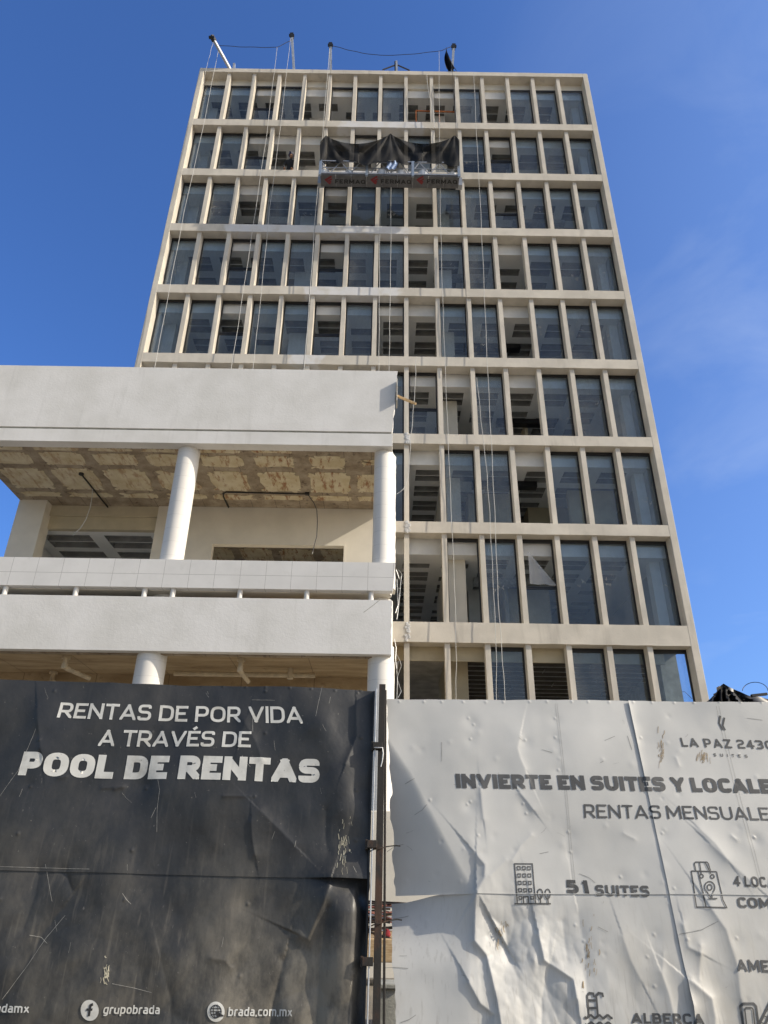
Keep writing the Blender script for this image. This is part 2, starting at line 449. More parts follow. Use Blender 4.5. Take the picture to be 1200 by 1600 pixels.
for r in range(9):
    x0 = XL + .02 if r < 6 else ANX + .02
    x1 = XR - .02
    zt = 34.4 if r == 0 else BT[r - 1] - .03                  # floor level above
    zb = HEADZ[r] if r else 34.0
    MB().box(x0, x1, IY0, IY1, zb + .06, zt).build('floor_slab', m_slab, P)
    zc = HEADZ[r] - .50
    if r < 8:
        MB().box(x0, x1, IY0 + .06, IY0 + .12, zc - .012, HEADZ[r] + .06).build('bulkhead', m_inwall, P)
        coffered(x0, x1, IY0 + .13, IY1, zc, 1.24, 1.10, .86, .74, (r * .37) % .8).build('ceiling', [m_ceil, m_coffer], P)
    else:
        MB().box(x0, x1 - .6, IY0 + .06, IY0 + .12, zc + .1, HEADZ[r] + .06).build('bulkhead', m_beige, P)
        mb = MB()
        for q in range(9): mb.box(2.6, x1 - .3, IY0 + .4 + q * .55, IY0 + .415 + q * .55, HEADZ[r] - .30, HEADZ[r] - .28)
        for q in range(9): mb.bar((3 + q * .65, IY0 + .5 + (q * 1.7) % 4, HEADZ[r] - .3), (3.3 + q * .65, IY0 + 1.4 + (q * 1.7) % 4, HEADZ[r] + .05), .02)
        mb.build('ceiling_rail', m_galv, P)
        MB().box(XR, XR + .2, IY0 + 1.25, IY1, 0, 7.895).build('side_wall', m_grey, P)  # wall added to keep the sun out of this open floor
        MB().box(2.6, x1 - .05, IY0 + .3, IY1, HEADZ[r] + .02, HEADZ[r] + .055).build('dark_ceiling', basic('dark_concrete', (.10, .09, .08), .95, .3, 2), P)  # thin ceiling sheet given a very dark concrete colour
    # partitions and boxed columns
    zf = BT[r] - .02
    if r < 8:
        MB().box(x1 - .10, x1, IY0 + .13, IY1, zf, zc - .004).build('interior_wall', m_wallg, P)
        MB().box(x1 - .42, x1 - .105, IY0 + .42, IY0 + .78, zf, zc - .004).build('interior_column', m_inwall, P)
        if x0 < 0:
            MB().box(x0, x0 + .1, IY0 + .13, IY1, zf, zc - .004).build('interior_wall', m_inwall, P)
            MB().box(x0 + .105, x0 + .5, IY0 + .7, IY0 + 1.3, zf, zc - .004).build('interior_column', m_inwall, P)
            MB().box(-3.75, -3.05, IY0 + 1.1, IY0 + 2.9, zf, zc - .004).build('interior_column', m_inwall, P)
            mb = MB(); xa = -5.0
            mb.box(xa, xa + .55, IY0 + 2.6, IY0 + 2.72, zf, zc - .004).box(xa + 1.3, xa + 1.6, IY0 + 2.6, IY0 + 2.72, zf, zc - .004).box(xa + .55, xa + 1.3, IY0 + 2.6, IY0 + 2.72, zc - .45, zc - .004)
            mb.build('interior_wall', m_inwall, P)
    rr = random.Random(100 + r)
    if r < 8:
        for q in range(3):
            i = rr.choice([k for k in range(1, 14) if BX[k] > x0 + .8 and k not in (5, 9)])
            y = IY0 + rr.uniform(1.6, 3.6); w_ = rr.choice((.12, .12, .9, 1.6))
            MB().box(BX[i] - .06, BX[i] - .06 + w_, y, y + rr.uniform(.12, 2.5), zf, zc - .004).build('interior_wall', rr.choice((m_inwall, m_beige, m_wallg)), P)
        i = rr.choice(range(9, 14)); y = IY0 + rr.uniform(.8, 2)
        MB().box(BX[i], BX[i] + 2.2, y, y + .3, zc - .22, zc - .02).build('duct', rr.choice((m_galv, m_dark)), P)
    xc = 1.95
    MB().box(xc, xc + .62, IY0 + (.9 if r != 7 else .45), IY0 + 4.2, zf, zc - .004 if r < 8 else HEADZ[r]).build('interior_column', m_inwall if r < 4 else (m_beige if r == 8 else m_wall), P)
MB().box(XL - .2, XL, TY + .442, IY1, 12.0, 34.4).build('side_wall', m_tower, P)
MB().box(XR, XR + .21, TY + .442, IY1, 7.9, 34.4).build('side_wall', m_tower, P)
MB().box(XL - .2, XR + .21, IY1 + .002, IY1 + .2, 0, 34.4).build('rear_wall', m_tower, P)
MB().box(XL - .2, XR + .21, TY + .442, IY1 + .2, 34.402, 34.46).build('roof_slab', m_grey, P)
MB().box(8.09, 8.59, IY0 + .26, IY0 + .72, 3.4, 7.6).build('bare_column', m_grey, P)
# torn rebar sticking from the bare column and slab edge
mb = MB()
for q in range(7):
    z = 4.6 + q * .32; a = random.random() - .5
    mb.tube([(8.55, IY0 + .5, z), (8.74, IY0 + .45 + .1 * a, z + .1 * a), (8.9, IY0 + .4, z - .18 + .2 * a)], .008, 5)
mb.build('rebar_stub', m_rust, P)
# a sheet of torn plastic film hanging inside an opened sash (row 8)
a, b, c = atY(825, 862, WY - .02), atY(828, 912, WY - .02), atY(870, 915, WY - .03)
mp_ = MT('plastic_film'); mp_.color((.75, .76, .78)); mp_.rough(.35); mp_.set(Alpha=.42)
def film():
    mb = MB(); n = 14
    for i in range(n + 1):
        t = i / n
        for j in range(n + 1):
            s = j / n
            p = a + (b - a) * t + (c - b) * t * s
            p = p + np.array([0, -.02 * math.sin(9 * s + 3 * t) * t, .012 * math.sin(14 * s)])
            mb.v.append(tuple(p))
    for i in range(n):
        for j in range(n):
            q = i * (n + 1) + j
            mb.f.append((q, q + 1, q + n + 2, q + n + 1)); mb.m.append(0)
    tag(mb.build('plastic_film', mp_.mat, smooth=True), 'torn triangle of clear plastic film hanging in a half-open tower window', 'plastic sheet')
film()

# ------------------------------------------------------------------ annex (low white building in front, left)
FY = 15.65
BY = 19.3
AXL, AXR = -11.05, .22
annex = thing('annex_building', (-5.4, FY + 2, 0), 'low white building with round columns and open balconies, half demolished, in front of the tower', 'building')
P = annex
def rough_slab(name, x0, x1, y0, y1, z0, z1, mat, slant=0.0, rag=.02):
    """box whose right end is cut ragged"""
    n = 22; mb = MB(); vs = []
    for i in range(n + 1):
        z = z0 + (z1 - z0) * i / n
        e = x1 + slant * i / n + (random.random() - .5) * rag
        vs += [(x0, y0, z), (e, y0, z), (e + (random.random() - .5) * rag, y1, z), (x0, y1, z)]
    fs = [(4 * i + a, 4 * i + (a + 1) % 4, 4 * (i + 1) + (a + 1) % 4, 4 * (i + 1) + a) for i in range(n) for a in range(4)]
    mb.add(vs, fs + [(3, 2, 1, 0), (4 * n, 4 * n + 1, 4 * n + 2, 4 * n + 3)])
    return mb.build(name, mat, P)
rough_slab('roof_parapet', AXL, AXR - .04, FY, FY + .22, 12.065, 14.08, m_render, .14, .03)
rough_slab('roof_edge', AXL, AXR - .03, FY - .006, FY + .3, 11.62, 12.0, m_render, .0, .012)
MB().box(AXL, AXR - .06, FY + .035, FY + .2, 12.0, 12.065).build('shadow_joint', m_grey, P)
MB().box(AXL, AXR - .1, FY + .3, TY - .01, 11.9, 12.3).build('roof_slab', m_slab, P)
# rendered end panel that stands proud of the parapet's cut end
pa = atY(613, 596, FY - .06)
MB().box(.292, .315, FY - .13, FY + .25, 13.0, 13.72).build('end_panel', m_wall, P)

# balcony ceiling: bare concrete where plaster has come off
mc = MT('stripped_concrete')
_n1 = mc.ramp(mc.noise(1.8, 7, .65), .3, .7)
_base = mc.mix(_n1, (.25, .195, .135), (.44, .37, .28))
_base = mc.mix(mc.math('MULTIPLY', mc.ramp(mc.noise(5, 7, .7), .56, .7), .8), _base, (.085, .06, .045))
_x = mc.xyz()
_ln = mc.math('LESS_THAN', mc.math('ABSOLUTE', mc.math('SUBTRACT', mc.math('FRACT', mc.math('MULTIPLY', _x[0], 1 / .73)), .5)), .012)
_base = mc.mix(mc.math('MULTIPLY', _ln, .6), _base, (.08, .06, .045))
mc.color(_base); mc.rough(.95); mc.bump(mc.noise(16, 8, .7), .8, .03)
m_strip = mc.mat
CZ = 11.66
MB().box(AXL, AXR - .06, FY + .3, BY + .22, CZ, CZ + .23).box(AXL, AXR - .28, BY + .22, BY + 4.5, CZ + .001, CZ + .23).build('balcony_ceiling', m_strip, P)
mpz = MT('peeling_plaster')
_pb = mpz.mix(mpz.ramp(mpz.noise(2.5, 6), .3, .7), (.56, .47, .30), (.68, .61, .45))
_rs = mpz.ramp(mpz.noise(3.2, 6, .7, stretch=(2.2, .5, 1)), .50, .64)
_rs = mpz.math('MULTIPLY', _rs, mpz.ramp(mpz.xyz()[0], -9, -3, .55, 1))
_pb = mpz.mix(mpz.math('MULTIPLY', _rs, .85), _pb, (.27, .10, .035))
_pb = mpz.mix(mpz.ramp(mpz.noise(14, 5), .62, .75), _pb, (.30, .24, .17))
mpz.color(_pb); mpz.rough(.9); mpz.bump(mpz.noise(20, 6), .4, .01)
m_peel = mpz.mat
YR = [(FY + .33, FY + .50), (FY + .62, FY + 1.24), (FY + 1.50, FY + 2.62), (FY + 2.84, FY + 3.12), (BY + .5, BY + 1.5), (BY + 1.8, BY + 2.75), (BY + 3.05, BY + 4.2)]
PXW = 1.44
x_start = atY(142, 716, FY + .93)[0]     # centre of one patch column
for c in range(-2, 6):
    xc = -7.33 + c * PXW - (.22 if c == 5 else 0)
    for r, (y0, y1) in enumerate(YR):
        dec = max(0, (xc + 4.4) / 4.0) if r < 2 else 0
        if r < 4 and xc < AXL + .6: continue
        if r >= 4 and (xc < -6 or xc > -.9): continue
        w, h = 1.2 * random.uniform(.88, 1.05), (y1 - y0) * random.uniform(.92, 1.1)
        if dec > .1 and random.random() < dec * .3: continue
        sx_, sy_ = (1 - .45 * dec * random.random()), (1 - .5 * dec * random.random())
        if c == 5: w *= .68
        cx, cy = xc + (1 - sx_) * .3 * (random.random() - .5), (y0 + y1) / 2
        pts = []
        N = 64; ph = random.random() * 9
        for k in range(N):
            t = 2 * math.pi * k / N
            ct, st_ = math.cos(t), math.sin(t)
            e = .28
            x = abs(ct) ** e * (1 if ct > 0 else -1) * w / 2 * sx_
            y = abs(st_) ** e * (1 if st_ > 0 else -1) * h / 2 * sy_
            amp = .026 + .06 * dec + (.03 if r >= 2 else 0)
            q = amp * (math.sin(5 * t + ph) + .7 * math.sin(9 * t + 2 * ph) + .5 * math.sin(17 * t + 3 * ph) + (random.random() - .5) * 1.2)
            q = min(q, .03)
            pts.append((cx + x + q * ct * (w), cy + y + q * st_ * min(1, h * 2)))
        mb = MB(); z0, z1 = CZ - .012, CZ + .004
        vs = [(x, y, z0) for x, y in pts] + [(x, y, z1) for x, y in pts]
        mb.add(vs, [tuple(range(N - 1, -1, -1))] + [(k, (k + 1) % N, N + (k + 1) % N, N + k) for k in range(N)])
        mb.build('plaster_patch', m_peel, P)
# downstand lip at the front of the soffit (ragged plaster edge)
mb = MB()
for q in range(150):
    x = AXL + .1 + (AXR - AXL - .3) * random.random(); r = .015 + .03 * random.random()
    mb.tube([(x, FY + .30 + r * .4, CZ + .01), (x + .03 * (random.random() - .5), FY + .31 + r, CZ - .012)], [r * 1.5, r], 5)
mb.build('ragged_edge', m_strip, P)

# tiled column material: fine joint lines
def tiled(name, c, hz, z_off=0):
    m = MT(name); x = m.xyz()
    fz = m.math('FRACT', m.math('ADD', m.math('MULTIPLY', x[2], 1 / hz), z_off))
    line = m.math('LESS_THAN', fz, .014)
    base = m.mix(m.ramp(m.noise(1.4, 6), .3, .7), [v * .93 for v in c], c)
    m.color(m.mix(m.math('MULTIPLY', line, .6), base, [v * .45 for v in c])); m.rough(.7); m.bump(m.noise(20, 5), .2, .0012)
    return m.mat
m_col = tiled('white_column_render', (.80, .78, .74), .37)
def column(cx, cy, r, z0, z1):
    o = MB().lathe((cx, cy, 0), [(r, z0), (r, z1)], 48).build('column', m_col, P, smooth=True)
    return o
column(-5.20, FY + .42, .285, 7.62, CZ)
column(-.03, FY + .40, .245, 7.62, CZ)
column(-5.28, FY + .42, .335, 0, 6.36)
column(-5.28, FY + .75, .335, 6.4, 7.6)
column(-.02, FY + .42, .30, 0, 6.36)
column(-.05, FY + .75, .30, 6.4, 7.6)
# thin vertical render return behind right column (flat flank running back to the tower)
def flank(z0, z1):
    n = 40; mb = MB(); vs = []
    for i in range(n + 1):
        z = z0 + (z1 - z0) * i / n; j = lambda: (random.random() - .5) * .018
        vs += [(.165, FY + .28, z), (.30 + j(), FY + .60 + j(), z), (.30, FY + .9, z), (.05, FY + .9, z)]
    fs = [(4 * i + a, 4 * i + (a + 1) % 4, 4 * (i + 1) + (a + 1) % 4, 4 * (i + 1) + a) for i in range(n) for a in range(4)]
    mb.add(vs, fs + [(3, 2, 1, 0), (4 * n, 4 * n + 1, 4 * n + 2, 4 * n + 3)]).build('flank_strip', m_col, P)
flank(7.86, CZ - .002); flank(.1, 6.08)

# tiled balcony parapet
mt_ = MT('tile_cladding'); x = mt_.xyz()
fx = mt_.math('LESS_THAN', mt_.math('FRACT', mt_.math('MULTIPLY', mt_.math('ADD', x[0], 20.33), 1 / .605)), .017)
fz = mt_.math('LESS_THAN', mt_.math('ABSOLUTE', mt_.math('SUBTRACT', x[2], 7.945)), .0055)
_b = mt_.mix(mt_.ramp(mt_.noise(1.2, 6), .3, .7), (.69, .68, .66), (.77, .76, .74))
_b = mt_.mix(mt_.math('MULTIPLY', mt_.ramp(mt_.noise(5, 6, .7), .55, .75), .25), _b, (.52, .5, .46))
mt_.color(_b); mt_.rough(.6)
jn = mt_.math('MAXIMUM', fx, fz)
mt_.color(mt_.mix(mt_.math('MULTIPLY', jn, .75), _b, (.33, .32, .31)))
bb = mt_.math('SUBTRACT', mt_.math('MULTIPLY', mt_.noise(16, 6), .25), jn)
mt_.bump(bb, .35, .008)
rough_slab('tiled_parapet', AXL, AXR + .01, FY, FY + .20, 7.61, 8.325, mt_.mat, .06, .008)
MB().box(AXL, AXR - .05, FY + .2, BY + 4.5, 7.60, 7.85).build('balcony_floor', m_wall, P)
for px in (7, 118, 225.5, 270, 375, 479.5, 580):
    x = atY(px, 928, FY + .1)[0]
    MB().lathe((x, FY + .1, 0), [(.062, 7.34), (.062, 7.615)], 20).build('stub_post', m_col, P, smooth=True)
rough_slab('lower_parapet', AXL, AXR - .01, FY, FY + .2, 6.085, 7.375, m_render, .0, .03)
c0_, c1_ = atY(568, 957, FY), atY(594, 937, FY)
MB().tube([tuple(c0_), tuple((c0_ + c1_) / 2 + [.02, 0, .01]), tuple(c1_)], .006, 5).build('crack', m_grey, P)
# clutter on the lower balcony seen through the gap
mb = MB()
for x0, x1, z in ((-8.9, -7.9, 7.42), (-4.7, -3.4, 7.41), (-1.05, -.15, 7.46), (-5.9, -5.6, 7.45)):
    mb.box(x0, x1, FY + 1.0, FY + 1.04, 6.4, z)
mb.build('balcony_screen', m_inwall, P)
ms = MT('board_marked_soffit'); x = ms.xyz()
_b = ms.mix(ms.ramp(ms.noise(1.6, 7, .65, stretch=(.5, 2.6, 1)), .3, .7), (.34, .245, .14), (.52, .41, .26))
ln = ms.math('LESS_THAN', ms.math('FRACT', ms.math('MULTIPLY', ms.math('ADD', x[0], 20), 1 / 1.83)), .010)
l2 = ms.math('LESS_THAN', ms.math('FRACT', ms.math('MULTIPLY', ms.math('ADD', x[1], .4), 1 / 1.22)), .012)
_b = ms.mix(ms.math('MULTIPLY', ms.math('MAXIMUM', ln, l2), .65), _b, (.12, .08, .05))
_b = ms.mix(ms.math('MULTIPLY', ms.ramp(ms.noise(3.4, 7, .7), .58, .72), .55), _b, (.16, .10, .06))
ms.color(_b); ms.rough(.9); ms.bump(ms.noise(18, 6), .5, .015)
MB().box(AXL, AXR - .03, FY + .2, BY + 1.5, 6.10, 6.36).build('lower_soffit', ms.mat, P)
MB().box(AXL, AXR - .03, FY + .2, FY + .32, 6.06, 6.098).build('drip_edge', m_strip, P)
MB().box(AXL, -.3, FY + 2.2, FY + 2.6, 5.72, 6.098).build('soffit_beam', ms.mat, P)
MB().box(AXL, 0, BY, BY + .2, .1, 6.09).build('ground_wall', m_wall, P)

# back wall of the balcony
OP = (-5.15, -1.13, 7.95, 10.46)
mb = MB()
mb.box(-6.9, OP[0], BY, BY + .22, 7.86, CZ - .002).box(OP[1], AXR - .05, BY, BY + .22, 7.86, CZ - .002)
mb.box(OP[0], OP[1], BY, BY + .22, OP[3], CZ - .002).box(OP[0], OP[1], BY, BY + .22, 7.86, OP[2])
mb.build('back_wall', m_wall, P)
mb = MB(); t = .05
mb.box(OP[0] + .002, OP[0] + t, BY - .012, BY + .2, OP[2], OP[3]).box(OP[1] - t, OP[1] - .002, BY - .012, BY + .2, OP[2], OP[3]).box(OP[0], OP[1], BY - .014, BY + .2, OP[3] - t, OP[3] - .002)
mb.build('opening_trim', m_wall, P)
MB().box(AXL + .1, -10.2, BY - .3, BY + .2, 7.86, CZ - .002).build('pillar', m_wall, P)
MB().box(AXL, AXL + .095, BY - .27, BY + .2, 7.86, CZ - .002).build('pillar_edge', m_wall, P)
# stepped lintel over the left opening
HZ = atY(160, 831, BY + .3)[2]
mb = MB()
mb.box(-10.2, -6.9, BY + .12, BY + .3, HZ, CZ - .35).box(-10.2, -6.9, BY + .05, BY + .3, CZ - .345, CZ - .002)
mb.build('lintel', m_beige, P)
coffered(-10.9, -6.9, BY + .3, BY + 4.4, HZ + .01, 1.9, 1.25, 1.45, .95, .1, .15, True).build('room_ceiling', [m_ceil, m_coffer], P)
MB().box(-6.9, -6.75, BY + .22, BY + 4.4, 7.86, CZ - .01).build('room_wall', m_inwall, P)
MB().box(AXL, AXL + .12, BY + .2, BY + 4.5, 6.1, CZ - .002).build('room_wall', m_inwall, P)
MB().box(AXL, -6.8, BY + 4.5, BY + 4.6, 6.1, CZ + .2).build('room_wall', m_inwall, P)
MB().box(AXR - .20, AXR - .06, BY + .6, BY + 4.5, 0, CZ - .01).build('room_wall', m_inwall, P)

# black conduits and drain pipes fixed to the ceilings
def pz(x, y, z): return tuple(atZ(x, y, z))
z = CZ - .04
c0 = pz(127, 741, z)
MB().tube([c0, pz(172, 797, z)], .022, 8).lathe((c0[0], c0[1], z - .02), [(.07, 0), (.07, .055)], 14).build('conduit', m_black, P, smooth=True)
q = [pz(480, 772, z), pz(353, 769, z), pz(349, 772, z), pz(349, 776, z), pz(357, 793, z)]
MB().tube(q, .022, 8).box(q[0][0] - .06, q[0][0] + .06, q[0][1] - .06, q[0][1] + .06, z - .02, CZ - .001).build('conduit', m_black, P, smooth=True)
def hang(name, p0, pts, Y0, Y1, r, mat, tip):
    n = len(pts); k = [tuple(atY(px, py, Y0 + (Y1 - Y0) * i / (n - 1))) for i, (px, py) in enumerate(pts)]
    mb = MB().tube(k, r, 6)
    mb.tube([k[-1], tuple(np.array(k[-1]) + [-.02, 0, -.07])], r * .7, 5, 1)
    return mb.build(name, [mat, tip], P, smooth=True)
cy = q[0][1]
hang('hanging_cable', None, [(482, 774), (490, 785), (495, 797), (496, 815), (495, 838), (491, 852), (489, 862)], cy, cy - .2, .011, m_rope_d, m_rope_w)
hang('hanging_cable', None, [(145, 758), (144, 775), (141, 793), (134, 812), (126, 825), (116, 834)], 18.2, 17.9, .009, m_rope_w, m_rope_w)
z = 6.06
def pipe(px0, px1, drop=.3):
    a = np.array(pz(*px0, 6.09)); 
    b = a + [0, 0, -drop]; d = np.array(pz(*px1, 5.75))
    MB().tube([a, b, b + (d - b) * .08 + [0, 0, -.03], d], .055, 12).lathe((a[0], a[1], 6.04), [(.10, 0), (.10, .055)], 16).lathe((b[0], b[1], b[2] - .06), [(.068, 0), (.068, .12)], 14).build('drain_pipe', m_pvc, P, smooth=True)
pipe((104, 1026), (140, 1060), .22)
pipe((377, 1030), (388, 1065), .24)
pipe((84, 1050), (84, 1066), .28)
y0 = pz(470, 1054, 5.95)[1]
MB().tube([(-5.0, y0, 5.93), (-1.6, y0, 5.93)], .06, 12).lathe((-2.2, y0, 5.84), [(.075, 0), (.075, .26)], 14).build('drain_pipe', m_pvc, P, smooth=True)

# scrap of timber sticking out of the annex's cut end
tag(MB().bar(tuple(atY(614, 616, FY + .2)), tuple(atY(650, 631, FY + .1)), .07, .05).build('timber_offcut', m_wood), 'short raw timber stick poking out of the white parapet end', 'wood')

# ragged wires dangling in the slot between annex and tower
def wires(label, pts_list, Y, r=.007):
    mb = MB()
    for pts in pts_list:
        mb.tube([tuple(atY(px, py, Y + .05 * math.sin(i * 2.1))) for i, (px, py) in enumerate(pts)], r, 5)
    tag(mb.build('loose_wire', m_galv, smooth=True), label, 'wire', 'loose wires beside the annex')
wires('upper tangle of bent wires dangling in the slot beside the tiled balcony', [[(619, 890), (624, 905), (627, 900), (625, 925), (622, 955), (620, 968)], [(620, 918), (626, 920)], [(621, 930), (626, 931)], [(620, 905), (622, 945), (618, 958), (623, 957)], [(622, 890), (628, 897), (626, 910)]], FY + 1.2)
wires('lower loops of thin wire trailing down beside the lower balcony end', [[(616, 998), (619, 1012), (618, 1030), (621, 1060), (620, 1092)], [(618, 1020), (624, 1030), (627, 1040), (620, 1060), (627, 1080), (622, 1090)], [(617, 1040), (622, 1033), (620, 1048)]], FY + 1.2)

# ------------------------------------------------------------------ roof rigging
RY = TY + .12
def pole(px0, px1, lean, label, w=.11):
    a, b = atY(*px0, RY), atY(*px1, RY + lean)
    a[2] -= .25
    r = thing('rigging_pole', tuple(a), label, 'pole', 'rigging poles along the roof edge')
    MB().bar(tuple(a), tuple(b), w, w).build('shaft', m_galv, r)
    d = (b - a) / np.linalg.norm(b - a)
    MB().bar(tuple(b - d * .22), tuple(b + d * .03), w * 1.5, w * 1.5).tube([tuple(b + [-.12, 0, -.08]), tuple(b + [.12, 0, -.08])], .07, 10).build('pulley', m_dark, r)
    MB().box(a[0] - .2, a[0] + .2, a[1] - .05, a[1] + .35, a[2] - .05, a[2] + .1).build('foot_plate', m_galv, r)
    return b
p1 = pole((362, 106), (331, 57), -.9, 'leaning pale steel pole at the left end of the roof edge')
p2 = pole((460, 107), (456, 54), -.3, 'tall upright steel pole second from left on the roof edge')
p3 = pole((517, 108), (516.5, 69), -.2, 'upright pale pole above the left end of the hanging platform')
p5 = pole((706, 110), (709, 71), -.2, 'grey pole beside the black cloth scrap on the roof edge')
a = atY(620, 109, RY + .3); b = atY(619.5, 96, RY + .3)
r = thing('guyed_mast', tuple(a), 'short roof mast with two sloping guy wires in the middle of the roof edge', 'mast')
a[2] -= .3
MB().bar(tuple(a), tuple(b), .09).build('shaft', m_galv, r)
mb = MB()
for px in ((598, 109), (640, 110)): mb.tube([tuple(b + [0, 0, -.25]), tuple(atY(*px, RY + .3))], .035, 6)
mb.build('guy_wire', m_rope_d, r)
MB().bar(tuple(a + [-.07, 0, 0]), tuple(b + [-.07, 0, -.02]), .06).build('stay', m_dark, r)
a = atY(366, 107, RY + .2); b = atY(366, 100, RY + .2)
r = thing('roof_bracket', tuple(a), 'tiny white bracket just right of the leaning roof pole', 'bracket')
MB().bar(tuple(a + [0, 0, -.2]), tuple(b), .1, .1).build('upright', m_galv, r)
MB().box(a[0] - .15, a[0] + .15, a[1] - .1, a[1] + .1, a[2] - .25, a[2] - .15).build('base_plate', m_galv, r)
def line(name, label, pts, Y, r, mat, grp, cat='rope'):
    Ys = Y if isinstance(Y, (list, tuple)) else [Y] * len(pts)
    k = [Vector(atY(px, py, Ys[i])) for i, (px, py) in enumerate(pts)]
    kk = []
    for i in range(len(k) - 1):
        for j in range(6): kk.append(k[i].lerp(k[i + 1], j / 6))
    kk.append(k[-1])
    for i in range(1, len(kk) - 1): kk[i] = kk[i] + Vector((math.sin(i * 1.3 + pts[0][0]), math.cos(i * .9), 0)) * .008
    return tag(MB().tube(kk, r, 6).build(name, mat, smooth=True), label, cat, grp)
G1 = 'safety lines strung between roof poles'
line('safety_line', 'dark safety line sagging between the two left roof poles', [(341, 71), (372, 73), (405, 74), (433, 74), (445, 68), (456, 62)], RY - .3, .014, m_rope_d, G1)
line('safety_line', 'dark safety line sagging between the two right roof poles', [(518, 71), (540, 77), (566, 83), (594, 86.5), (625, 86), (660, 83), (690, 79), (707, 72)], RY - .25, .014, m_rope_d, G1)
# black cloth scrap
mb = MB(); n = 12
tl = [(697, 76), (709, 95), (716, 110)]; bl = [(695, 90), (697, 110), (700, 110)]
for i in range(n + 1):
    t = i / n
    A = atY(697 + 19 * t, 76 + 35 * t ** .9, RY - .1); B = atY(697 - 3 * math.sin(t * 3.14) , 78 + 33 * t, RY - .05)
    for j in range(n + 1):
        s = j / n; p = A + (B - A) * s + np.array([0, .12 * math.sin(s * 9 + t * 2), 0]); mb.v.append(tuple(p))
for i in range(n):
    for j in range(n):
        k = i * (n + 1) + j; mb.f.append((k, k + 1, k + n + 2, k + n + 1)); mb.m.append(0)
tag(mb.build('cloth_scrap', m_tarp, smooth=True), 'black cloth scrap hanging from the right roof pole', 'cloth')

# ropes down the facade
G2 = 'ropes hanging down the tower facade'
Yf = TY - .22
def rope(label, pts, Y=Yf, r=.0085, mat=None): line('hanging_rope', label, pts, Y, r, mat or m_rope_w, G2)
rope('white rope from the leaning roof pole crossing the far left windows', [(341, 80), (316, 205), (288, 330), (265, 450), (241, 578)])
rope('thin grey rope between the leaning pole and the roof corner, leftmost of all', [(333, 66), (328, 85), (322, 108), (316, 140)], Yf, .007)
rope('white rope hanging left of the worker from the left safety line', [(433, 74), (417, 207), (399, 330), (381, 450), (361, 578)])
rope('thin rope hanging straight down from the tall second roof pole', [(454, 60), (438, 200), (421, 330), (409, 450), (395, 578)], Yf, .008)
rope('white rope falling past the left end of the hanging platform', [(515, 76), (504, 210), (493, 330), (485, 450), (475, 578)], Yf, .011)
rope('pair-twisted rope beside the platform rope above the white parapet', [(497, 300), (487, 420), (478, 520), (474, 578)], Yf + .03, .008, m_rope_d)
rope('rope under the middle of the platform ending behind the parapet', [(594, 290), (593, 400), (592.5, 500), (592, 582)], Yf, .010)
rope('second rope under the platform, close to the parapet end', [(611, 275), (610.5, 400), (609, 500), (608, 582)], Yf, .010)
rope('long white rope from the right safety line down to the white fence', [(686, 80), (686.5, 210), (688, 330), (691, 450), (695, 560), (700, 680), (705, 800), (711, 930), (713, 1030), (712, 1100)])
rope('long thin rope right of the platform reaching the white fence', [(740, 113), (745, 220), (751, 330), (756, 440), (761, 560), (767, 680), (773, 800), (778, 930), (785, 1030), (790, 1100)], Yf, .009)
rope('slack thin rope swinging near the long thin rope on the lower floors', [(745, 590), (752, 660), (760, 730), (765, 800), (770, 900), (775, 1000), (776, 1100)], Yf - .1, .008)
rope('slack grey cable curving back into the annex end', [(650, 560), (649, 600), (645, 650), (641, 700), (638, 745), (630, 765), (620, 772)], [TY - .2] * 7, .010)
rope('dark twisted cable on the sixth and seventh bays of the fifth row', [(722, 375), (727, 440), (731, 500), (733, 560)], Yf, .011, m_rope_d)
rope('knotted white rope looped from the roof beam to the orange frame', [(666, 112), (669, 140), (674, 165), (678, 178), (679, 200)], Yf, .011)
rope('short rope against the fin beside the black cloth scrap', [(711, 112), (711, 135), (712, 165), (714, 200)], Yf, .011)

# ------------------------------------------------------------------ suspended platform
PY0, PY1 = 18.3, 18.82
DZ = 25.6
xa, xb = atY(500, 275, PY0)[0], atY(718, 275, PY0)[0]
plat = thing('suspended_platform', ((xa + xb) / 2, (PY0 + PY1) / 2, DZ), 'long suspended work platform hanging in front of the upper windows, wrapped in black mesh', 'work platform')
P = plat
mdk = MT('grey_deck'); mdk.color(mdk.mix(mdk.ramp(mdk.noise(5, 5), .3, .7), (.10, .10, .105), (.15, .15, .155))); mdk.rough(.6); mdk.bump(mdk.noise(60, 2, stretch=(.1, 1, 1)), .3, .01)
mb = MB(); n = 9
for i in range(n):
    w = (xb - xa) / n
    mb.box(xa + w * i + .006, xa + w * (i + 1) - .006, PY0, PY1, DZ, DZ + .05)
mb.build('deck', mdk.mat, P)
mb = MB()
for Y in (PY0, PY1):
    mb.bar((xa, Y, DZ + .09), (xb, Y, DZ + .09), .06); mb.bar((xa, Y, DZ + .80), (xb, Y, DZ + .80), .05)
    mb.bar((xa, Y, DZ + .42), (xb, Y, DZ + .42), .025)
    k = 14
    for i in range(k):
        x0, x1 = xa + (xb - xa) * i / k, xa + (xb - xa) * (i + 1) / k
        z0, z1 = (DZ + .1, DZ + .8) if i % 2 else (DZ + .8, DZ + .1)
        mb.bar((x0, Y, z0), (x1, Y, z1), .028)
mb.build('guard_rail', m_alu, P)
mb = MB()
for px in (500, 573, 645, 717):
    x = atY(px, 270, PY0)[0]
    mb.box(x - .05, x + .05, PY0 - .045, PY0 + .03, DZ - .02, DZ + .82)
mb.build('rail_post', basic('blue_grey_steel', (.30, .36, .45), .4, .1, 8, metal=.3), P)
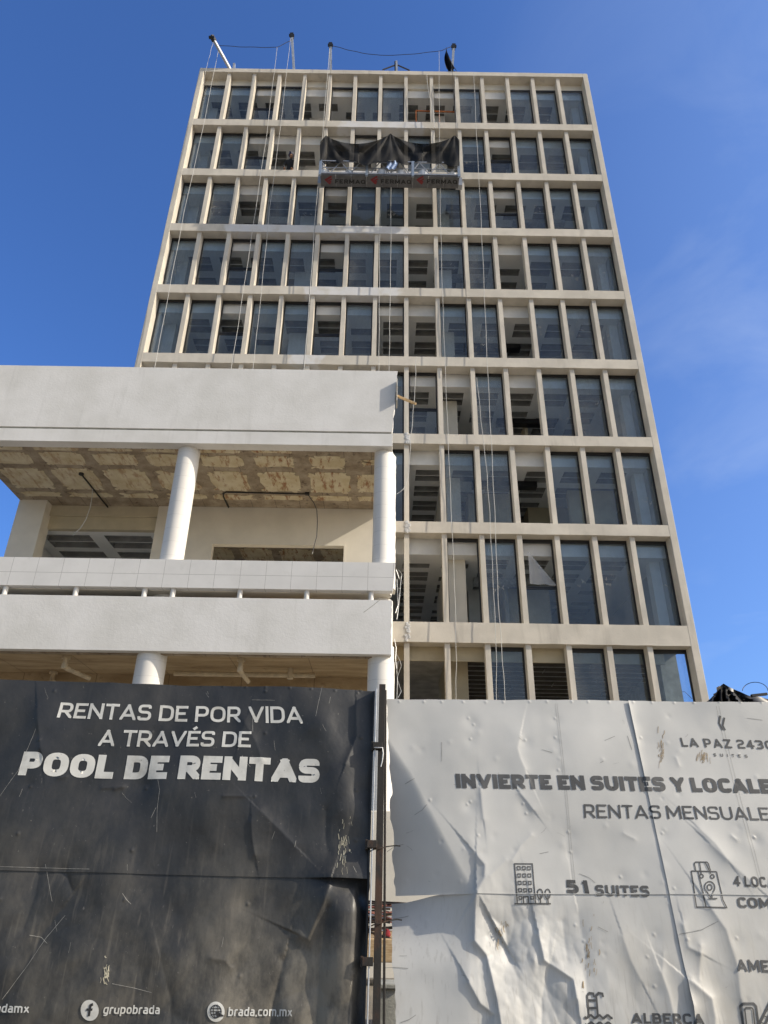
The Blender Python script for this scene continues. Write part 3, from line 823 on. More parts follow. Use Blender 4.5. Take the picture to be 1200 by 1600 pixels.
for px in (503, 716):
    x = atY(px, 270, PY1)[0]
    MB().box(x - .12, x + .12, PY1 - .12, PY1 + .1, DZ + .05, DZ + .5).bar((x, PY1, DZ + .5), (x, PY1, DZ + 2.55), .06).build('hoist', m_alu, P)
    line_top = 33.9
    MB().tube([(x, PY1 - .02, DZ + 2.5), (x, PY1 + .3, 34.4)], .008, 6).build('hoist_cable', m_rope_d, P)
x = atY(611, 250, PY1)[0]
MB().bar((x, PY1, DZ + .1), (x, PY1, DZ + 2.6), .05).build('cover_pole', m_alu, P)

# ------------------------------------------------------------------ stroke lettering
def fil(pts, closed):
    """round the corners of a polyline given as (x, y[, r])"""
    out = []; n = len(pts)
    for i, p in enumerate(pts):
        r = p[2] if len(p) > 2 else 0
        if (not closed and i in (0, n - 1)) or r <= 0: out.append((p[0], p[1])); continue
        c = np.array(p[:2], float); a = np.array(pts[i - 1][:2], float); b = np.array(pts[(i + 1) % n][:2], float)
        da, db = np.linalg.norm(a - c), np.linalg.norm(b - c)
        q = min(r, da * .499, db * .499)
        A, B = c + (a - c) / da * q, c + (b - c) / db * q
        for k in range(7):
            t = k / 6; out.append(tuple((1 - t) ** 2 * A + 2 * t * (1 - t) * c + t * t * B))
    return out
R_ = .34
GL = {
 'A': (.90, [(0, [(0, 0), (.5, 1), (1, 0)]), (0, [(.17, .25), (.83, .25)])]),
 'B': (.76, [(0, [(0, 0), (0, 1), (.94, 1, .22), (.94, .53, .22), (0, .53)]), (0, [(.5, .53), (1, .53, .24), (1, 0, .24), (0, 0)])]),
 'C': (.76, [(0, [(1, .78), (1, 1, R_), (0, 1, R_), (0, 0, R_), (1, 0, R_), (1, .22)])]),
 'D': (.82, [(1, [(0, 0), (0, 1), (1, 1, R_), (1, 0, R_)])]),
 'E': (.70, [(0, [(1, 1), (0, 1), (0, 0), (1, 0)]), (0, [(0, .51), (.93, .51)])]),
 'F': (.68, [(0, [(1, 1), (0, 1), (0, 0)]), (0, [(0, .49), (.92, .49)])]),
 'I': (0, [(0, [(.5, 0), (.5, 1)])]),
 'L': (.64, [(0, [(0, 1), (0, 0), (1, 0)])]),
 'M': (1.0, [(0, [(0, 0), (0, 1), (.5, .22), (1, 1), (1, 0)])]),
 'N': (.84, [(0, [(0, 0), (0, 1), (1, 0), (1, 1)])]),
 'O': (.86, [(1, [(0, 0, R_), (0, 1, R_), (1, 1, R_), (1, 0, R_)])]),
 'P': (.76, [(0, [(0, 0), (0, 1), (1, 1, .26), (1, .40, .26), (0, .40)])]),
 'Q': (.86, [(1, [(0, 0, R_), (0, 1, R_), (1, 1, R_), (1, 0, R_)]), (0, [(.6, .22), (1.05, -.06)])]),
 'R': (.78, [(0, [(0, 0), (0, 1), (.97, 1, .26), (.97, .42, .26), (0, .42)]), (0, [(.48, .42), (1, 0)])]),
 'S': (.76, [(0, [(.97, .80), (.97, 1, .24), (0, 1, .26), (0, .52, .26), (1, .52, .26), (1, 0, .26), (0, 0, .24), (0, .20)])]),
 'T': (.76, [(0, [(0, 1), (1, 1)]), (0, [(.5, 1), (.5, 0)])]),
 'U': (.82, [(0, [(0, 1), (0, 0, R_), (1, 0, R_), (1, 1)])]),
 'V': (.88, [(0, [(0, 1), (.5, 0), (1, 1)])]),
 'Y': (.82, [(0, [(0, 1), (.5, .44), (1, 1)]), (0, [(.5, .44), (.5, 0)])]),
 'Z': (.76, [(0, [(0, 1), (1, 1), (0, 0), (1, 0)])]),
 '0': (.76, [(1, [(0, 0, R_), (0, 1, R_), (1, 1, R_), (1, 0, R_)])]),
 '1': (.42, [(0, [(0, .78), (.85, 1), (.85, 0)])]),
 '2': (.74, [(0, [(0, .78), (0, 1, .26), (1, 1, .26), (1, .53, .26), (0, .44, .2), (0, 0), (1, 0)])]),
 '3': (.74, [(0, [(0, 1), (1, 1, .26), (1, .53, .2), (.3, .53)]), (0, [(.3, .53), (1, .53, .2), (1, 0, .26), (0, 0)])]),
 '4': (.78, [(0, [(.72, 0), (.72, 1), (0, .26), (1, .26)])]),
 '5': (.74, [(0, [(.95, 1), (0, 1), (0, .57), (1, .57, .26), (1, 0, .26), (0, 0)])]),
 'a': (.58, [(0, [(.1, .72), (1, .72, .22), (1, 0)]), (0, [(1, .40), (0, .40, .18), (0, 0, .18), (1, 0)])]),
 'b': (.60, [(0, [(0, 1), (0, 0)]), (0, [(0, .72), (1, .72, .24), (1, 0, .24), (0, 0)])]),
 'c': (.52, [(0, [(1, .72), (0, .72, .24), (0, 0, .24), (1, 0)])]),
 'd': (.60, [(0, [(1, 1), (1, 0)]), (0, [(1, .72), (0, .72, .24), (0, 0, .24), (1, 0)])]),
 'f': (.40, [(0, [(1, 1), (.35, 1, .25), (.35, 0)]), (0, [(0, .62), (.9, .62)])]),
 'g': (.60, [(0, [(1, 0), (0, 0, .24), (0, .72, .24), (1, .72), (1, -.28, .2), (.1, -.28)])]),
 'm': (.94, [(0, [(0, 0), (0, .72), (.5, .72, .18), (.5, 0)]), (0, [(.5, .72), (1, .72, .2), (1, 0)])]),
 'o': (.60, [(1, [(0, 0, .26), (0, .72, .26), (1, .72, .26), (1, 0, .26)])]),
 'p': (.60, [(0, [(0, -.28), (0, .72), (1, .72, .24), (1, 0, .24), (0, 0)])]),
 'r': (.40, [(0, [(0, 0), (0, .72)]), (0, [(0, .48), (.2, .72, .2), (1, .72)])]),
 'u': (.60, [(0, [(0, .72), (0, 0, .24), (1, 0)]), (0, [(1, .72), (1, 0)])]),
 'x': (.58, [(0, [(0, .72), (1, 0)]), (0, [(1, .72), (0, 0)])]),
 '.': (0, [(0, [(.5, -.06), (.5, .08)])]),
}
GL['É'] = (.70, GL['E'][1] + [(0, [(.35, 1.22), (.72, 1.42)])])
def strip(pts, closed, w, step):
    """polyline -> quad strip (left, right point lists), mitred, resampled"""
    P2 = []
    n = len(pts)
    for i in range(n if closed else n - 1):
        a, b = np.array(pts[i], float), np.array(pts[(i + 1) % n], float)
        L = np.linalg.norm(b - a)
        if L < 1e-7: continue
        k = max(1, int(L / step))
        for j in range(k): P2.append(a + (b - a) * j / k)
    if not closed: P2.append(np.array(pts[-1], float))
    m = len(P2); Ls, Rs = [], []
    for i in range(m):
        p = P2[i]
        d0 = p - P2[i - 1] if (closed or i > 0) else None
        d1 = P2[(i + 1) % m] - p if (closed or i < m - 1) else None
        if d0 is None: d0 = d1
        if d1 is None: d1 = d0
        d0 = d0 / (np.linalg.norm(d0) + 1e-12); d1 = d1 / (np.linalg.norm(d1) + 1e-12)
        n0, n1 = np.array([-d0[1], d0[0]]), np.array([-d1[1], d1[0]])
        t = n0 + n1; q = np.dot(t, t)
        t = n1 if q < .3 else t * 2 / q
        L = np.linalg.norm(t)
        if L > 3.6: t = t / L * 3.6
        Ls.append(p + t * w / 2); Rs.append(p - t * w / 2)
    return Ls, Rs
def layout(text, sw, gap, space=.34):
    """-> list of (closed, pts) in cap-height units, total width, list of pen positions"""
    x = 0; out = []; ends = []
    for ch in text:
        if ch == ' ': x += space; ends.append(x); continue
        W, st = GL[ch]; W = max(W, sw)
        for closed, pts in st:
            q = [(x + sw / 2 + p[0] * (W - sw), sw / 2 + p[1] * (1 - sw)) + tuple(p[2:]) for p in pts]
            e = 9 if (ch in 'gp.Q' or max(p[1] for p in pts) > 1.05) else 0
            out.append((closed, fil(q, closed), (x, x + W, -e, 1 + e)))
        x += W; ends.append(x); x += gap
    return out, ends
def corners(l, sw):
    """cut a stroke at its sharp corners, run the pieces on to fill the corner, and give the glyph's box to trim them"""
    closed, pts, bx = l
    P = [np.array(p, float) for p in pts]; n = len(P)
    if closed: 
        k = [i for i in range(n) if turn(P[i - 1], P[i], P[(i + 1) % n]) > rad(40)]
        if not k: return [l]
        P = P[k[0]:] + P[:k[0]] + [P[k[0]]]; n = len(P)
    cuts = [0] + [i for i in range(1, n - 1) if turn(P[i - 1], P[i], P[i + 1]) > rad(40)] + [n - 1]
    out = []
    for a, b in zip(cuts[:-1], cuts[1:]):
        q = [p.copy() for p in P[a:b + 1]]
        for e, nb in ((0, 1), (-1, -2)):
            if not closed and ((e == 0 and a == 0) or (e == -1 and b == n - 1)):
                d = q[e] - q[nb]; k = 1 if abs(d[1]) >= abs(d[0]) else 0; lo, hi = (bx[0], bx[1]) if k == 0 else (0, 1)
                if (d[k] > 0 and q[e][k] > hi - sw * .55) or (d[k] < 0 and q[e][k] < lo + sw * .55):
                    q[e] = q[e] + d / np.linalg.norm(d) * sw * (.5 if bx[3] > 2 else .9)
        if a > 0 or closed: d = q[0] - q[1]; q[0] = q[0] + d / np.linalg.norm(d) * sw * .5
        if b < n - 1 or closed: d = q[-1] - q[-2]; q[-1] = q[-1] + d / np.linalg.norm(d) * sw * .5
        out.append((False, [tuple(p) for p in q], bx))
    return out
def turn(a, b, c):
    u, v = b - a, c - b
    return math.acos(max(-1, min(1, float(u @ v) / (np.linalg.norm(u) * np.linalg.norm(v) + 1e-12))))
class Ink:
    """collects strokes in a surface's (u, v) plane and lays them on the dented sheet"""
    def __init__(s, surf): s.surf = surf; s.uv, s.f, s.o = [], [], []; s.k = 0
    def stroke(s, pts, closed, w, step=.005):
        L, R = strip(pts, closed, w, step); b = len(s.uv); n = len(L); s.k = (s.k + 1) % 7
        for a, c in zip(L, R): s.uv += [a, (np.array(a) + c) / 2, c]; s.o += [s.k * .00012] * 3
        for i in range(n if closed else n - 1):
            j = (i + 1) % n
            s.f += [(b + 3 * i, b + 3 * i + 1, b + 3 * j + 1, b + 3 * j), (b + 3 * i + 1, b + 3 * i + 2, b + 3 * j + 2, b + 3 * j + 1)]
    def text(s, text, bl, br, tl, tr, sw, gap=.14, prefix=None, space=.34):
        lay, ends = layout(text, sw, gap, space)
        W = ends[len(prefix or text) - 1]
        q = [s.surf.px(*p) for p in (bl, br, tl, tr)]
        H = float(np.linalg.norm(q[2] - q[0]))
        def f(p):
            a, t = p[0] / W, p[1]
            return (q[0] * (1 - a) + q[1] * a) * (1 - t) + (q[2] * (1 - a) + q[3] * a) * t
        for closed, pts, bx in [q_ for l_ in lay for q_ in corners(l_, sw)]:
            L, R2 = strip(pts, closed, sw, .0055 / H); b = len(s.uv); n = len(L); s.k = (s.k + 1) % 7
            na = max(2, int(math.ceil(sw * H / .0055)))
            cl = lambda p: (min(bx[1], max(bx[0], p[0])), min(bx[3], max(bx[2], p[1])))
            for a, c in zip(L, R2):
                a, c = np.array(a), np.array(c)
                s.uv += [f(cl(a + (c - a) * t / na)) for t in range(na + 1)]; s.o += [s.k * .00014] * (na + 1)
            for i in range(n if closed else n - 1):
                j = (i + 1) % n
                s.f += [(b + (na + 1) * i + t, b + (na + 1) * i + t + 1, b + (na + 1) * j + t + 1, b + (na + 1) * j + t) for t in range(na)]
    def poly(s, pts, closed, w):
        s.stroke([s.surf.px(*p) for p in pts], closed, w)
    def disc(s, c, rx, ry, n=40):
        b = len(s.uv); s.k = (s.k + 1) % 7
        s.uv.append(s.surf.px(*c)); s.o.append(s.k * .00012)
        for r in (.5, 1):
            for i in range(n):
                t = 2 * math.pi * i / n; s.uv.append(s.surf.px(c[0] + rx * r * math.cos(t), c[1] + ry * r * math.sin(t))); s.o.append(s.k * .00012)
        for i in range(n):
            j = (i + 1) % n
            s.f += [(b, b + 1 + i, b + 1 + j), (b + 1 + i, b + 1 + n + i, b + 1 + n + j, b + 1 + j)]
    def build(s, name, mat, parent, lift=.0012):
        uv = np.array(s.uv); pos = s.surf.point(uv[:, 0], uv[:, 1], lift + np.array(s.o))
        me = bpy.data.meshes.new(name); me.from_pydata([tuple(p) for p in pos], [], s.f); me.materials.append(mat)
        me.polygons.foreach_set('use_smooth', [True] * len(me.polygons)); me.update()
        o = bpy.data.objects.new(name, me); COL.objects.link(o)
        if parent: o.parent = parent; o.location = -wloc(parent)
        return o

# plain flat surface for the platform's underside
class Scratches:
    def __init__(s, surf, mat, par, lift): s.a = (surf, mat, par, lift)
    def poly(s, pts, closed, w):
        i = Ink(s.a[0]); i.poly(pts, closed, w); i.build('scratch', s.a[1], s.a[2], s.a[3])
class FlatDown:
    def px(s, x, y): p = atZ(x, y, DZ - .003); return np.array([p[0], p[1]])
    def point(s, u, v, d): return np.stack([u, v, np.full_like(u, DZ) - .002 - d], -1)
fd = FlatDown()
for bx in (505, 576.5, 648.5):
    k = Ink(fd)
    k.text('FERMAQ', (bx + 18.5, 286.5), (bx + 66, 287.5), (bx + 18.5, 280), (bx + 66, 281), .24, .16)
    k.build('lettering', basic('black_print', (.02, .02, .022), .6), plat)
    k = Ink(fd)
    k.poly([(bx + 13, 275.5), (bx + 4, 281), (bx + 11, 287.5)], False, .075)
    k.poly([(bx + 14, 279.5), (bx + 9, 282), (bx + 12.5, 285)], False, .06)
    k.build('emblem', m_red, plat)

# black mesh draped on the platform
def drape():
    nu, nv = 150, 34; mb = MB()
    sup = [(0.045, 211), (0.505, 208), (0.965, 211)]
    for j in range(nv + 1):
        t = j / nv
        for i in range(nu + 1):
            s = i / nu
            px = 500 + 218 * s
            seg = 0 if s < sup[1][0] else 1
            a, b = sup[seg], sup[seg + 1]
            w = (s - a[0]) / (b[0] - a[0]); wc = min(1, max(0, w))
            top = a[1] + (b[1] - a[1]) * wc + 15 * (1 - (2 * wc - 1) ** 2) ** .8 if 0 <= w <= 1 else (a[1] + 22 * max(0, -w) * 5 if w < 0 else b[1] + 10 * (w - 1) * 10)
            bot = 254.5 + 2.2 * math.sin(s * 23) + 1.6 * math.sin(s * 41 + 1) - 3 * math.exp(-((s - .5) / .02) ** 2) + (8 * max(0, (s - .9) / .1) if s > .9 else 0)
            py = top + (bot - top) * t
            dmin = min(abs(s - q[0]) for q in sup)
            Y = PY0 - .1 + .10 * math.sin(s * 9 + 1) * t
            ang = math.atan2((s - min(sup, key=lambda q: abs(s - q[0]))[0]) * 218, (py - 205))
            Y += .085 * math.sin(ang * 13) * min(1, dmin * 9 + .15) * (1 - .35 * t) + .03 * math.sin(s * 70 + t * 7) * t
            Y += .30 * (1 - (2 * wc - 1) ** 2) * (1 - abs(2 * t - .9)) * .5
            p = atY(px, py, min(Y, PY0 + .35)); mb.v.append(tuple(p))
    for j in range(nv):
        for i in range(nu):
            k = j * (nu + 1) + i; mb.f.append((k, k + 1, k + nu + 2, k + nu + 1)); mb.m.append(0)
    o = mb.build('shade_mesh', m_shade, smooth=True)
    tag(o, 'sagging black shade mesh draped over the suspended work platform', 'mesh cloth')
drape()
# buckets and a rag on the deck
def bucket(px, py, label, h=.34, r=.15):
    p = atY(px, py, PY0 + .2); z = DZ + .052
    b = thing('bucket', (p[0], PY0 + .2, z), label, 'bucket', 'white buckets on the hanging platform')
    MB().lathe((p[0], PY0 + .2, z), [(r * .82, 0), (r, h), (r * 1.06, h), (r * 1.06, h + .02)], 20).build('pail', m_bucket, b, smooth=True)
    hp = [(p[0] + r * math.cos(t), PY0 + .2 - .02 - .1 * math.sin(t), z + h - .03 - .05 * math.sin(t)) for t in np.linspace(0, math.pi, 9)]
    MB().tube(hp, .006, 5).build('handle', m_galv, b)
bucket(507, 266, 'white bucket at the far left end of the hanging platform')
bucket(546, 266, 'white bucket standing alone between the left rail posts of the hanging platform')
bucket(597, 266, 'white bucket just left of the blue rag on the hanging platform', .38, .19)
bucket(627, 266, 'white bucket just right of the blue rag on the hanging platform', .36, .18)
bucket(661, 266, 'wide white bucket right of the third rail post on the platform', .34, .2)
bucket(706, 266, 'white bucket at the far right end of the hanging platform', .3, .15)
p = atY(612, 264, PY0 - .06)
mb = MB()
for i in range(13):
    for j in range(9):
        s, t = i / 12, j / 8
        mb.v.append((p[0] - .2 + .4 * s + .03 * math.sin(t * 5), PY0 - .10 + .035 * math.sin(s * 14 + t * 3), DZ + .75 - .45 * t - .05 * math.sin(s * 3.1)))
for i in range(12):
    for j in range(8): k = i * 9 + j; mb.f.append((k, k + 1, k + 10, k + 9)); mb.m.append(0)
tag(mb.build('rag', basic('blue_check_cloth', (.35, .45, .66), .9, .5, 25), smooth=True), 'pale blue rag hung over the middle of the platform rail', 'rag')

# ------------------------------------------------------------------ orange guard frame inside the top row
fy = TY + .52
A, B, C_, D_ = atY(650, 173, fy), atY(714, 175, fy), atY(714, 192, fy), atY(650, 190, fy)
r = thing('guard_frame', tuple(D_), 'thin orange guard frame standing inside the top row windows', 'guard frame')
mb = MB()
for a, b in ((A, B), (B, np.array([B[0], fy, 30.84])), (np.array([A[0], fy, 30.84]), A)): mb.bar(tuple(a), tuple(b), .05)
mb.build('rail', m_orange, r)
MB().bar((A[0], fy + .03, 31.02), (B[0], fy + .03, 31.02), .05).bar((A[0] + 1.05, fy + .03, 30.84), (A[0] + 1.05, fy + .03, A[2]), .04).build('toe_board', m_orange, r)

# ------------------------------------------------------------------ worker kneeling at the sill (second row)
def skin_body(name, joints, edges, mat, parent, root=0, sub=2):
    me = bpy.data.meshes.new(name)
    me.from_pydata([j[0] for j in joints], edges, [])
    o = bpy.data.objects.new(name, me); COL.objects.link(o)
    sk = o.modifiers.new('skin', 'SKIN'); sk.use_smooth_shade = True
    for i, j in enumerate(joints): me.skin_vertices[0].data[i].radius = (j[1], j[2] if len(j) > 2 else j[1])
    me.skin_vertices[0].data[root].use_root = True
    sb = o.modifiers.new('sub', 'SUBSURF'); sb.levels = sb.render_levels = sub
    dg = bpy.context.evaluated_depsgraph_get()
    me2 = bpy.data.meshes.new_from_object(o.evaluated_get(dg)); me2.name = name
    me2.materials.clear(); me2.materials.append(mat)
    me2.polygons.foreach_set('use_smooth', [True] * len(me2.polygons))
    bpy.data.objects.remove(o)
    o = bpy.data.objects.new(name, me2); COL.objects.link(o)
    if parent: o.parent = parent; o.location = -wloc(parent)
    return o
def worker():
    c = atY(453, 262, TY + .34)
    x, y, zf = c[0], TY + .34, 27.585
    r = thing('person', (x, y, zf), 'worker in black with a blue and white helmet, sun highlight painted on, leaning out of a second row window', 'person')
    m_cl = basic('black_work_clothes', (.018, .018, .02), .85, .3, 9)
    m_sk = basic('tanned_skin', (.33, .18, .11), .55, .08, 10)
    J = [((x, y + .10, zf + .42), .15, .12),          # pelvis
         ((x + .01, y + .03, zf + .62), .145, .11),
         ((x + .02, y - .05, zf + .84), .165, .115),   # chest
         ((x + .02, y - .08, zf + .95), .09, .08),     # collar
         ((x + .03, y - .11, zf + 1.02), .055, .055),  # neck
         ((x - .17, y - .05, zf + .90), .072), ((x - .26, y - .06, zf + .62), .055), ((x - .21, y - .22, zf + .34), .045), ((x - .17, y - .27, zf + .12), .034),
         ((x + .21, y - .05, zf + .90), .072), ((x + .27, y - .06, zf + .62), .055), ((x + .21, y - .22, zf + .34), .045), ((x + .17, y - .27, zf + .12), .034),
         ((x - .12, y + .06, zf + .34), .10), ((x - .15, y - .10, zf + .09), .075), ((x - .14, y + .32, zf + .07), .055), ((x - .14, y + .42, zf + .05), .05),
         ((x + .13, y + .06, zf + .34), .10), ((x + .16, y - .10, zf + .09), .075), ((x + .15, y + .32, zf + .07), .055), ((x + .15, y + .42, zf + .05), .05)]
    E = [(0, 1), (1, 2), (2, 3), (3, 4), (2, 5), (5, 6), (6, 7), (7, 8), (2, 9), (9, 10), (10, 11), (11, 12), (0, 13), (13, 14), (14, 15), (15, 16), (0, 17), (17, 18), (18, 19), (19, 20)]
    skin_body('body', J, E, m_cl, r)
    hx, hy, hz = x + .035, y - .14, zf + 1.14
    # head with face, looking down over the sill
    nu, nv = 28, 20; mb = MB()
    for j in range(nv + 1):
        ph = math.pi * j / nv
        for i in range(nu):
            th = 2 * math.pi * i / nu
            dx, dy, dz = math.sin(ph) * math.cos(th), math.sin(ph) * math.sin(th), math.cos(ph)
            rx, ry, rz = .075, .095, .115
            if dz < 0: rx *= 1 + .22 * dz; ry *= 1 + .08 * dz
            q = Vector((dx * rx, dy * ry, dz * rz))
            fr = max(0, -dy)
            q.y -= .022 * fr ** 8 * math.exp(-((dz + .12) / .16) ** 2) * (1 if abs(dx) < .25 else 0)          # nose
            for sx_ in (-.38, .38): q.y += .010 * math.exp(-((dx - sx_) / .16) ** 2 - ((dz - .05) / .1) ** 2) * (fr > 0)   # eye sockets
            q.y += .005 * math.exp(-(dx / .3) ** 2 - ((dz + .5) / .05) ** 2) * (fr > 0)                         # mouth
            q = Matrix.Rotation(rad(22), 3, 'X') @ q
            mb.v.append((hx + q.x, hy + q.y, hz + q.z))
    for j in range(nv):
        for i in range(nu):
            mb.f.append((j * nu + i, (j + 1) * nu + i, (j + 1) * nu + (i + 1) % nu, j * nu + (i + 1) % nu)); mb.m.append(0)
    h = mb.build('head', m_sk, r, smooth=True)
    # neck cloth, helmet
    hm = MT('helmet_lit_paint'); g = hm.xyz()
    wv = hm.math('ADD', g[0], hm.math('MULTIPLY', g[2], .5))
    ctr = hx + (hz + .1) * .5 - .03
    hm.color(hm.mix(hm.math('GREATER_THAN', wv, ctr), (.05, .07, .20), (.75, .76, .85))); hm.rough(.35)  # pale right side paints the sun highlight into the helmet colour
    mb = MB(); prof = [(.125, .035), (.128, .045), (.117, .05), (.115, .09), (.10, .135), (.07, .165), (.03, .178), (.003, .18)]
    mb.lathe((hx, hy, hz), prof, 28)
    mb.box(hx - .07, hx + .07, hy - .19, hy - .10, hz + .036, hz + .046)
    mb.build('helmet', hm.mat, r, smooth=True)
    for sgn, wx, wz in ((-1, x - .17, zf + .075), (1, x + .17, zf + .075)):
        base = Vector((wx, y - .285, wz)); mb = MB()
        mb.tube([base + Vector((0, .02, .01)), base + Vector((-.01 * sgn, -.03, -.01)), base + Vector((-.02 * sgn, -.07, -.015))], [.03, .038, .032], 10)
        for f in range(4):
            o_ = Vector(((f - 1.5) * .018, 0, 0)); L = (.07, .085, .08, .062)[f]
            b0 = base + Vector((-.02 * sgn, -.07, -.012)) + o_
            mb.tube([b0, b0 + Vector((0, -L * .5, -.004)), b0 + Vector((0, -L * .85, -L * .35)), b0 + Vector((0, -L * .9, -L * .6))], [.0095, .009, .0085, .006], 8)
        t0 = base + Vector((-.035 * sgn, -.03, -.01))
        mb.tube([t0, t0 + Vector((-.025 * sgn, -.025, -.005)), t0 + Vector((-.03 * sgn, -.05, -.02))], [.012, .0105, .007], 8)
        mb.build('hand', m_sk, r, smooth=True)
worker()

# ------------------------------------------------------------------ hoardings
LEAN = rad(6.5)
HO = np.array([0, 4.0, 1.6]); HU = np.array([1.0, 0, 0]); HV = np.array([0, math.sin(LEAN), math.cos(LEAN)]); HN = np.array([0, -math.cos(LEAN), math.sin(LEAN)])
def lattice(seed): return np.random.RandomState(seed).rand(64, 64)
LAT = [lattice(s) for s in range(12)]
def vnoise(x, y, L):
    xi, yi = np.floor(x).astype(int), np.floor(y).astype(int); fx, fy = x - xi, y - yi
    fx = fx * fx * fx * (fx * (fx * 6 - 15) + 10); fy = fy * fy * fy * (fy * (fy * 6 - 15) + 10)
    g = lambda a, b: L[a % 64, b % 64]
    return (g(xi, yi) * (1 - fx) + g(xi + 1, yi) * fx) * (1 - fy) + (g(xi, yi + 1) * (1 - fx) + g(xi + 1, yi + 1) * fx) * fy - .5
def seg_dist(u, v, pts):
    best = np.full(u.shape, 1e9); sgn = np.zeros(u.shape)
    for (a, b) in zip(pts[:-1], pts[1:]):
        d = b - a; L2 = d @ d
        t = np.clip(((u - a[0]) * d[0] + (v - a[1]) * d[1]) / L2, 0, 1)
        ex, ey = u - a[0] - t * d[0], v - a[1] - t * d[1]
        D = np.hypot(ex, ey); c = d[0] * ey - d[1] * ex
        m = D < best; best = np.where(m, D, best); sgn = np.where(m, np.sign(c), sgn)
    return best, sgn
def crumple(u, v, cell, seed):
    """facetted height: cones on a jittered lattice, so the sheet folds along straight valleys"""
    rs = np.random.RandomState(seed); J = rs.rand(64, 64, 2); A = rs.rand(64, 64)
    x, y = u / cell, v / cell; xi, yi = np.floor(x).astype(int), np.floor(y).astype(int)
    best = np.full(u.shape, 1e9); amp = np.zeros(u.shape)
    for a in (-1, 0, 1):
        for b in (-1, 0, 1):
            cx, cy = xi + a, yi + b
            px, py = cx + J[cx % 64, cy % 64, 0], cy + J[cx % 64, cy % 64, 1]
            d = np.hypot(x - px, y - py) - .45 * A[cx % 64, cy % 64]
            best = np.minimum(best, d)
    return -np.minimum(best, 1.1) * cell
class Sheet:
    def __init__(s, off=0): s.cre, s.bump, s.fn, s.off = [], [], [], off
    def px(s, x, y):
        d = ray(x, y); k = ((HO - EYE) @ HN) / (d @ HN); p = EYE + d * k - HO
        return np.array([p @ HU, p @ HV])
    def crease(s, pts, amp, w, one=0, sharp=True): s.cre.append(([s.px(*p) for p in pts], amp, w, one, sharp))
    def h(s, u, v):
        u, v = np.asarray(u, float), np.asarray(v, float); h = np.zeros(u.shape)
        for pts, amp, w, one, sharp in s.cre:
            D, sg = seg_dist(u, v, pts)
            ww = np.where(sg > 0, w * (1 + one), w * (1 - one))
            q = D / np.maximum(ww, .004)
            h += amp * (np.exp(-np.sqrt(q * q + .004)) if sharp else np.exp(-q * q))
        for (bu, bv, a, r) in s.bump:
            m = (abs(u - bu) < 4 * r) & (abs(v - bv) < 4 * r)
            if m.any():
                d2 = ((u - bu) ** 2 + (v - bv) ** 2) / (r * r); h = h + np.where(m, a * np.exp(-d2), 0)
        for f in s.fn: h = h + f(u, v)
        return h
    def point(s, u, v, d=0):
        H = s.h(u, v) + s.off + d
        return HO + u[..., None] * HU + v[..., None] * HV + H[..., None] * HN
    def sheet(s, name, c, mat, parent, res=.0048, lift=0, ragl=0, ragr=0, curl=None, su=0, sv=0, sag=0):
        """c = tl, tr, br, bl in plane coordinates"""
        tl, tr, br, bl = [np.array(q, float) for q in c]
        nu = int(max(np.linalg.norm(tr - tl), np.linalg.norm(br - bl)) / res) + 1; nv = int(np.linalg.norm(tl - bl) / res) + 1
        a, b = np.meshgrid(np.linspace(0, 1, nu), np.linspace(0, 1, nv))
        q = ((tl[None, None] * (1 - a)[..., None] + tr * a[..., None]) * (1 - b)[..., None] + (bl * (1 - a)[..., None] + br * a[..., None]) * b[..., None])
        u, v = q[..., 0], q[..., 1]
        if ragl: u = u + ragl * (vnoise(v * 9, v * 0 + 3.3, LAT[3]) + .5 * vnoise(v * 31, v * 0 + 7.3, LAT[4])) * (1 - a) ** 6
        if ragr: u = u + ragr * (vnoise(v * 9, v * 0 + 3.3, LAT[5]) + .5 * vnoise(v * 31, v * 0 + 7.3, LAT[6])) * a ** 6
        v = v + .004 * vnoise(u * 14, u * 0 + 1.7, LAT[7]) * (1 - b) ** 20
        H = lift
        if curl is not None: H = H + curl(u, v, a, b)
        if sag: v = v - sag * sm(.22, 0, a) * (1 - b) ** 8
        ue, ve = u, v
        if su: ue = np.minimum(u, s.joint(v) - .0004) if su < 0 else np.maximum(u, s.joint(v) + .0004)
        if sv: ve = np.minimum(v, s.seam(u) - .0004) if sv < 0 else np.maximum(v, s.seam(u) + .0004)
        pos = HO + u[..., None] * HU + v[..., None] * HV + (s.h(ue, ve) + s.off + H)[..., None] * HN
        pos = pos.reshape(-1, 3)
        i, j = np.meshgrid(np.arange(nu - 1), np.arange(nv - 1)); k = (j * nu + i).ravel()
        fs = np.stack([k, k + nu, k + nu + 1, k + 1], -1)
        me = bpy.data.meshes.new(name)
        me.vertices.add(len(pos)); me.vertices.foreach_set('co', pos.ravel().astype(np.float32))
        me.loops.add(fs.size); me.loops.foreach_set('vertex_index', fs.ravel().astype(np.int32))
        me.polygons.add(len(fs)); me.polygons.foreach_set('loop_start', np.arange(0, fs.size, 4, dtype=np.int32))
        me.polygons.foreach_set('use_smooth', np.ones(len(fs), dtype=bool))
        me.materials.append(mat); me.update(calc_edges=True); me.validate()
        o = bpy.data.objects.new(name, me); COL.objects.link(o)
        o.parent = parent; o.location = -wloc(parent)
        return o
sm = lambda a, b, x: (lambda t: t * t * (3 - 2 * t))(np.clip((x - a) / (b - a), 0, 1))
def down(s, top, mid, vb):
    """extend the plane line through two photo points down to v = vb"""
    a, b = s.px(*top), s.px(*mid); t = (vb - a[1]) / (b[1] - a[1]); return a + (b - a) * t
VB = -1.42

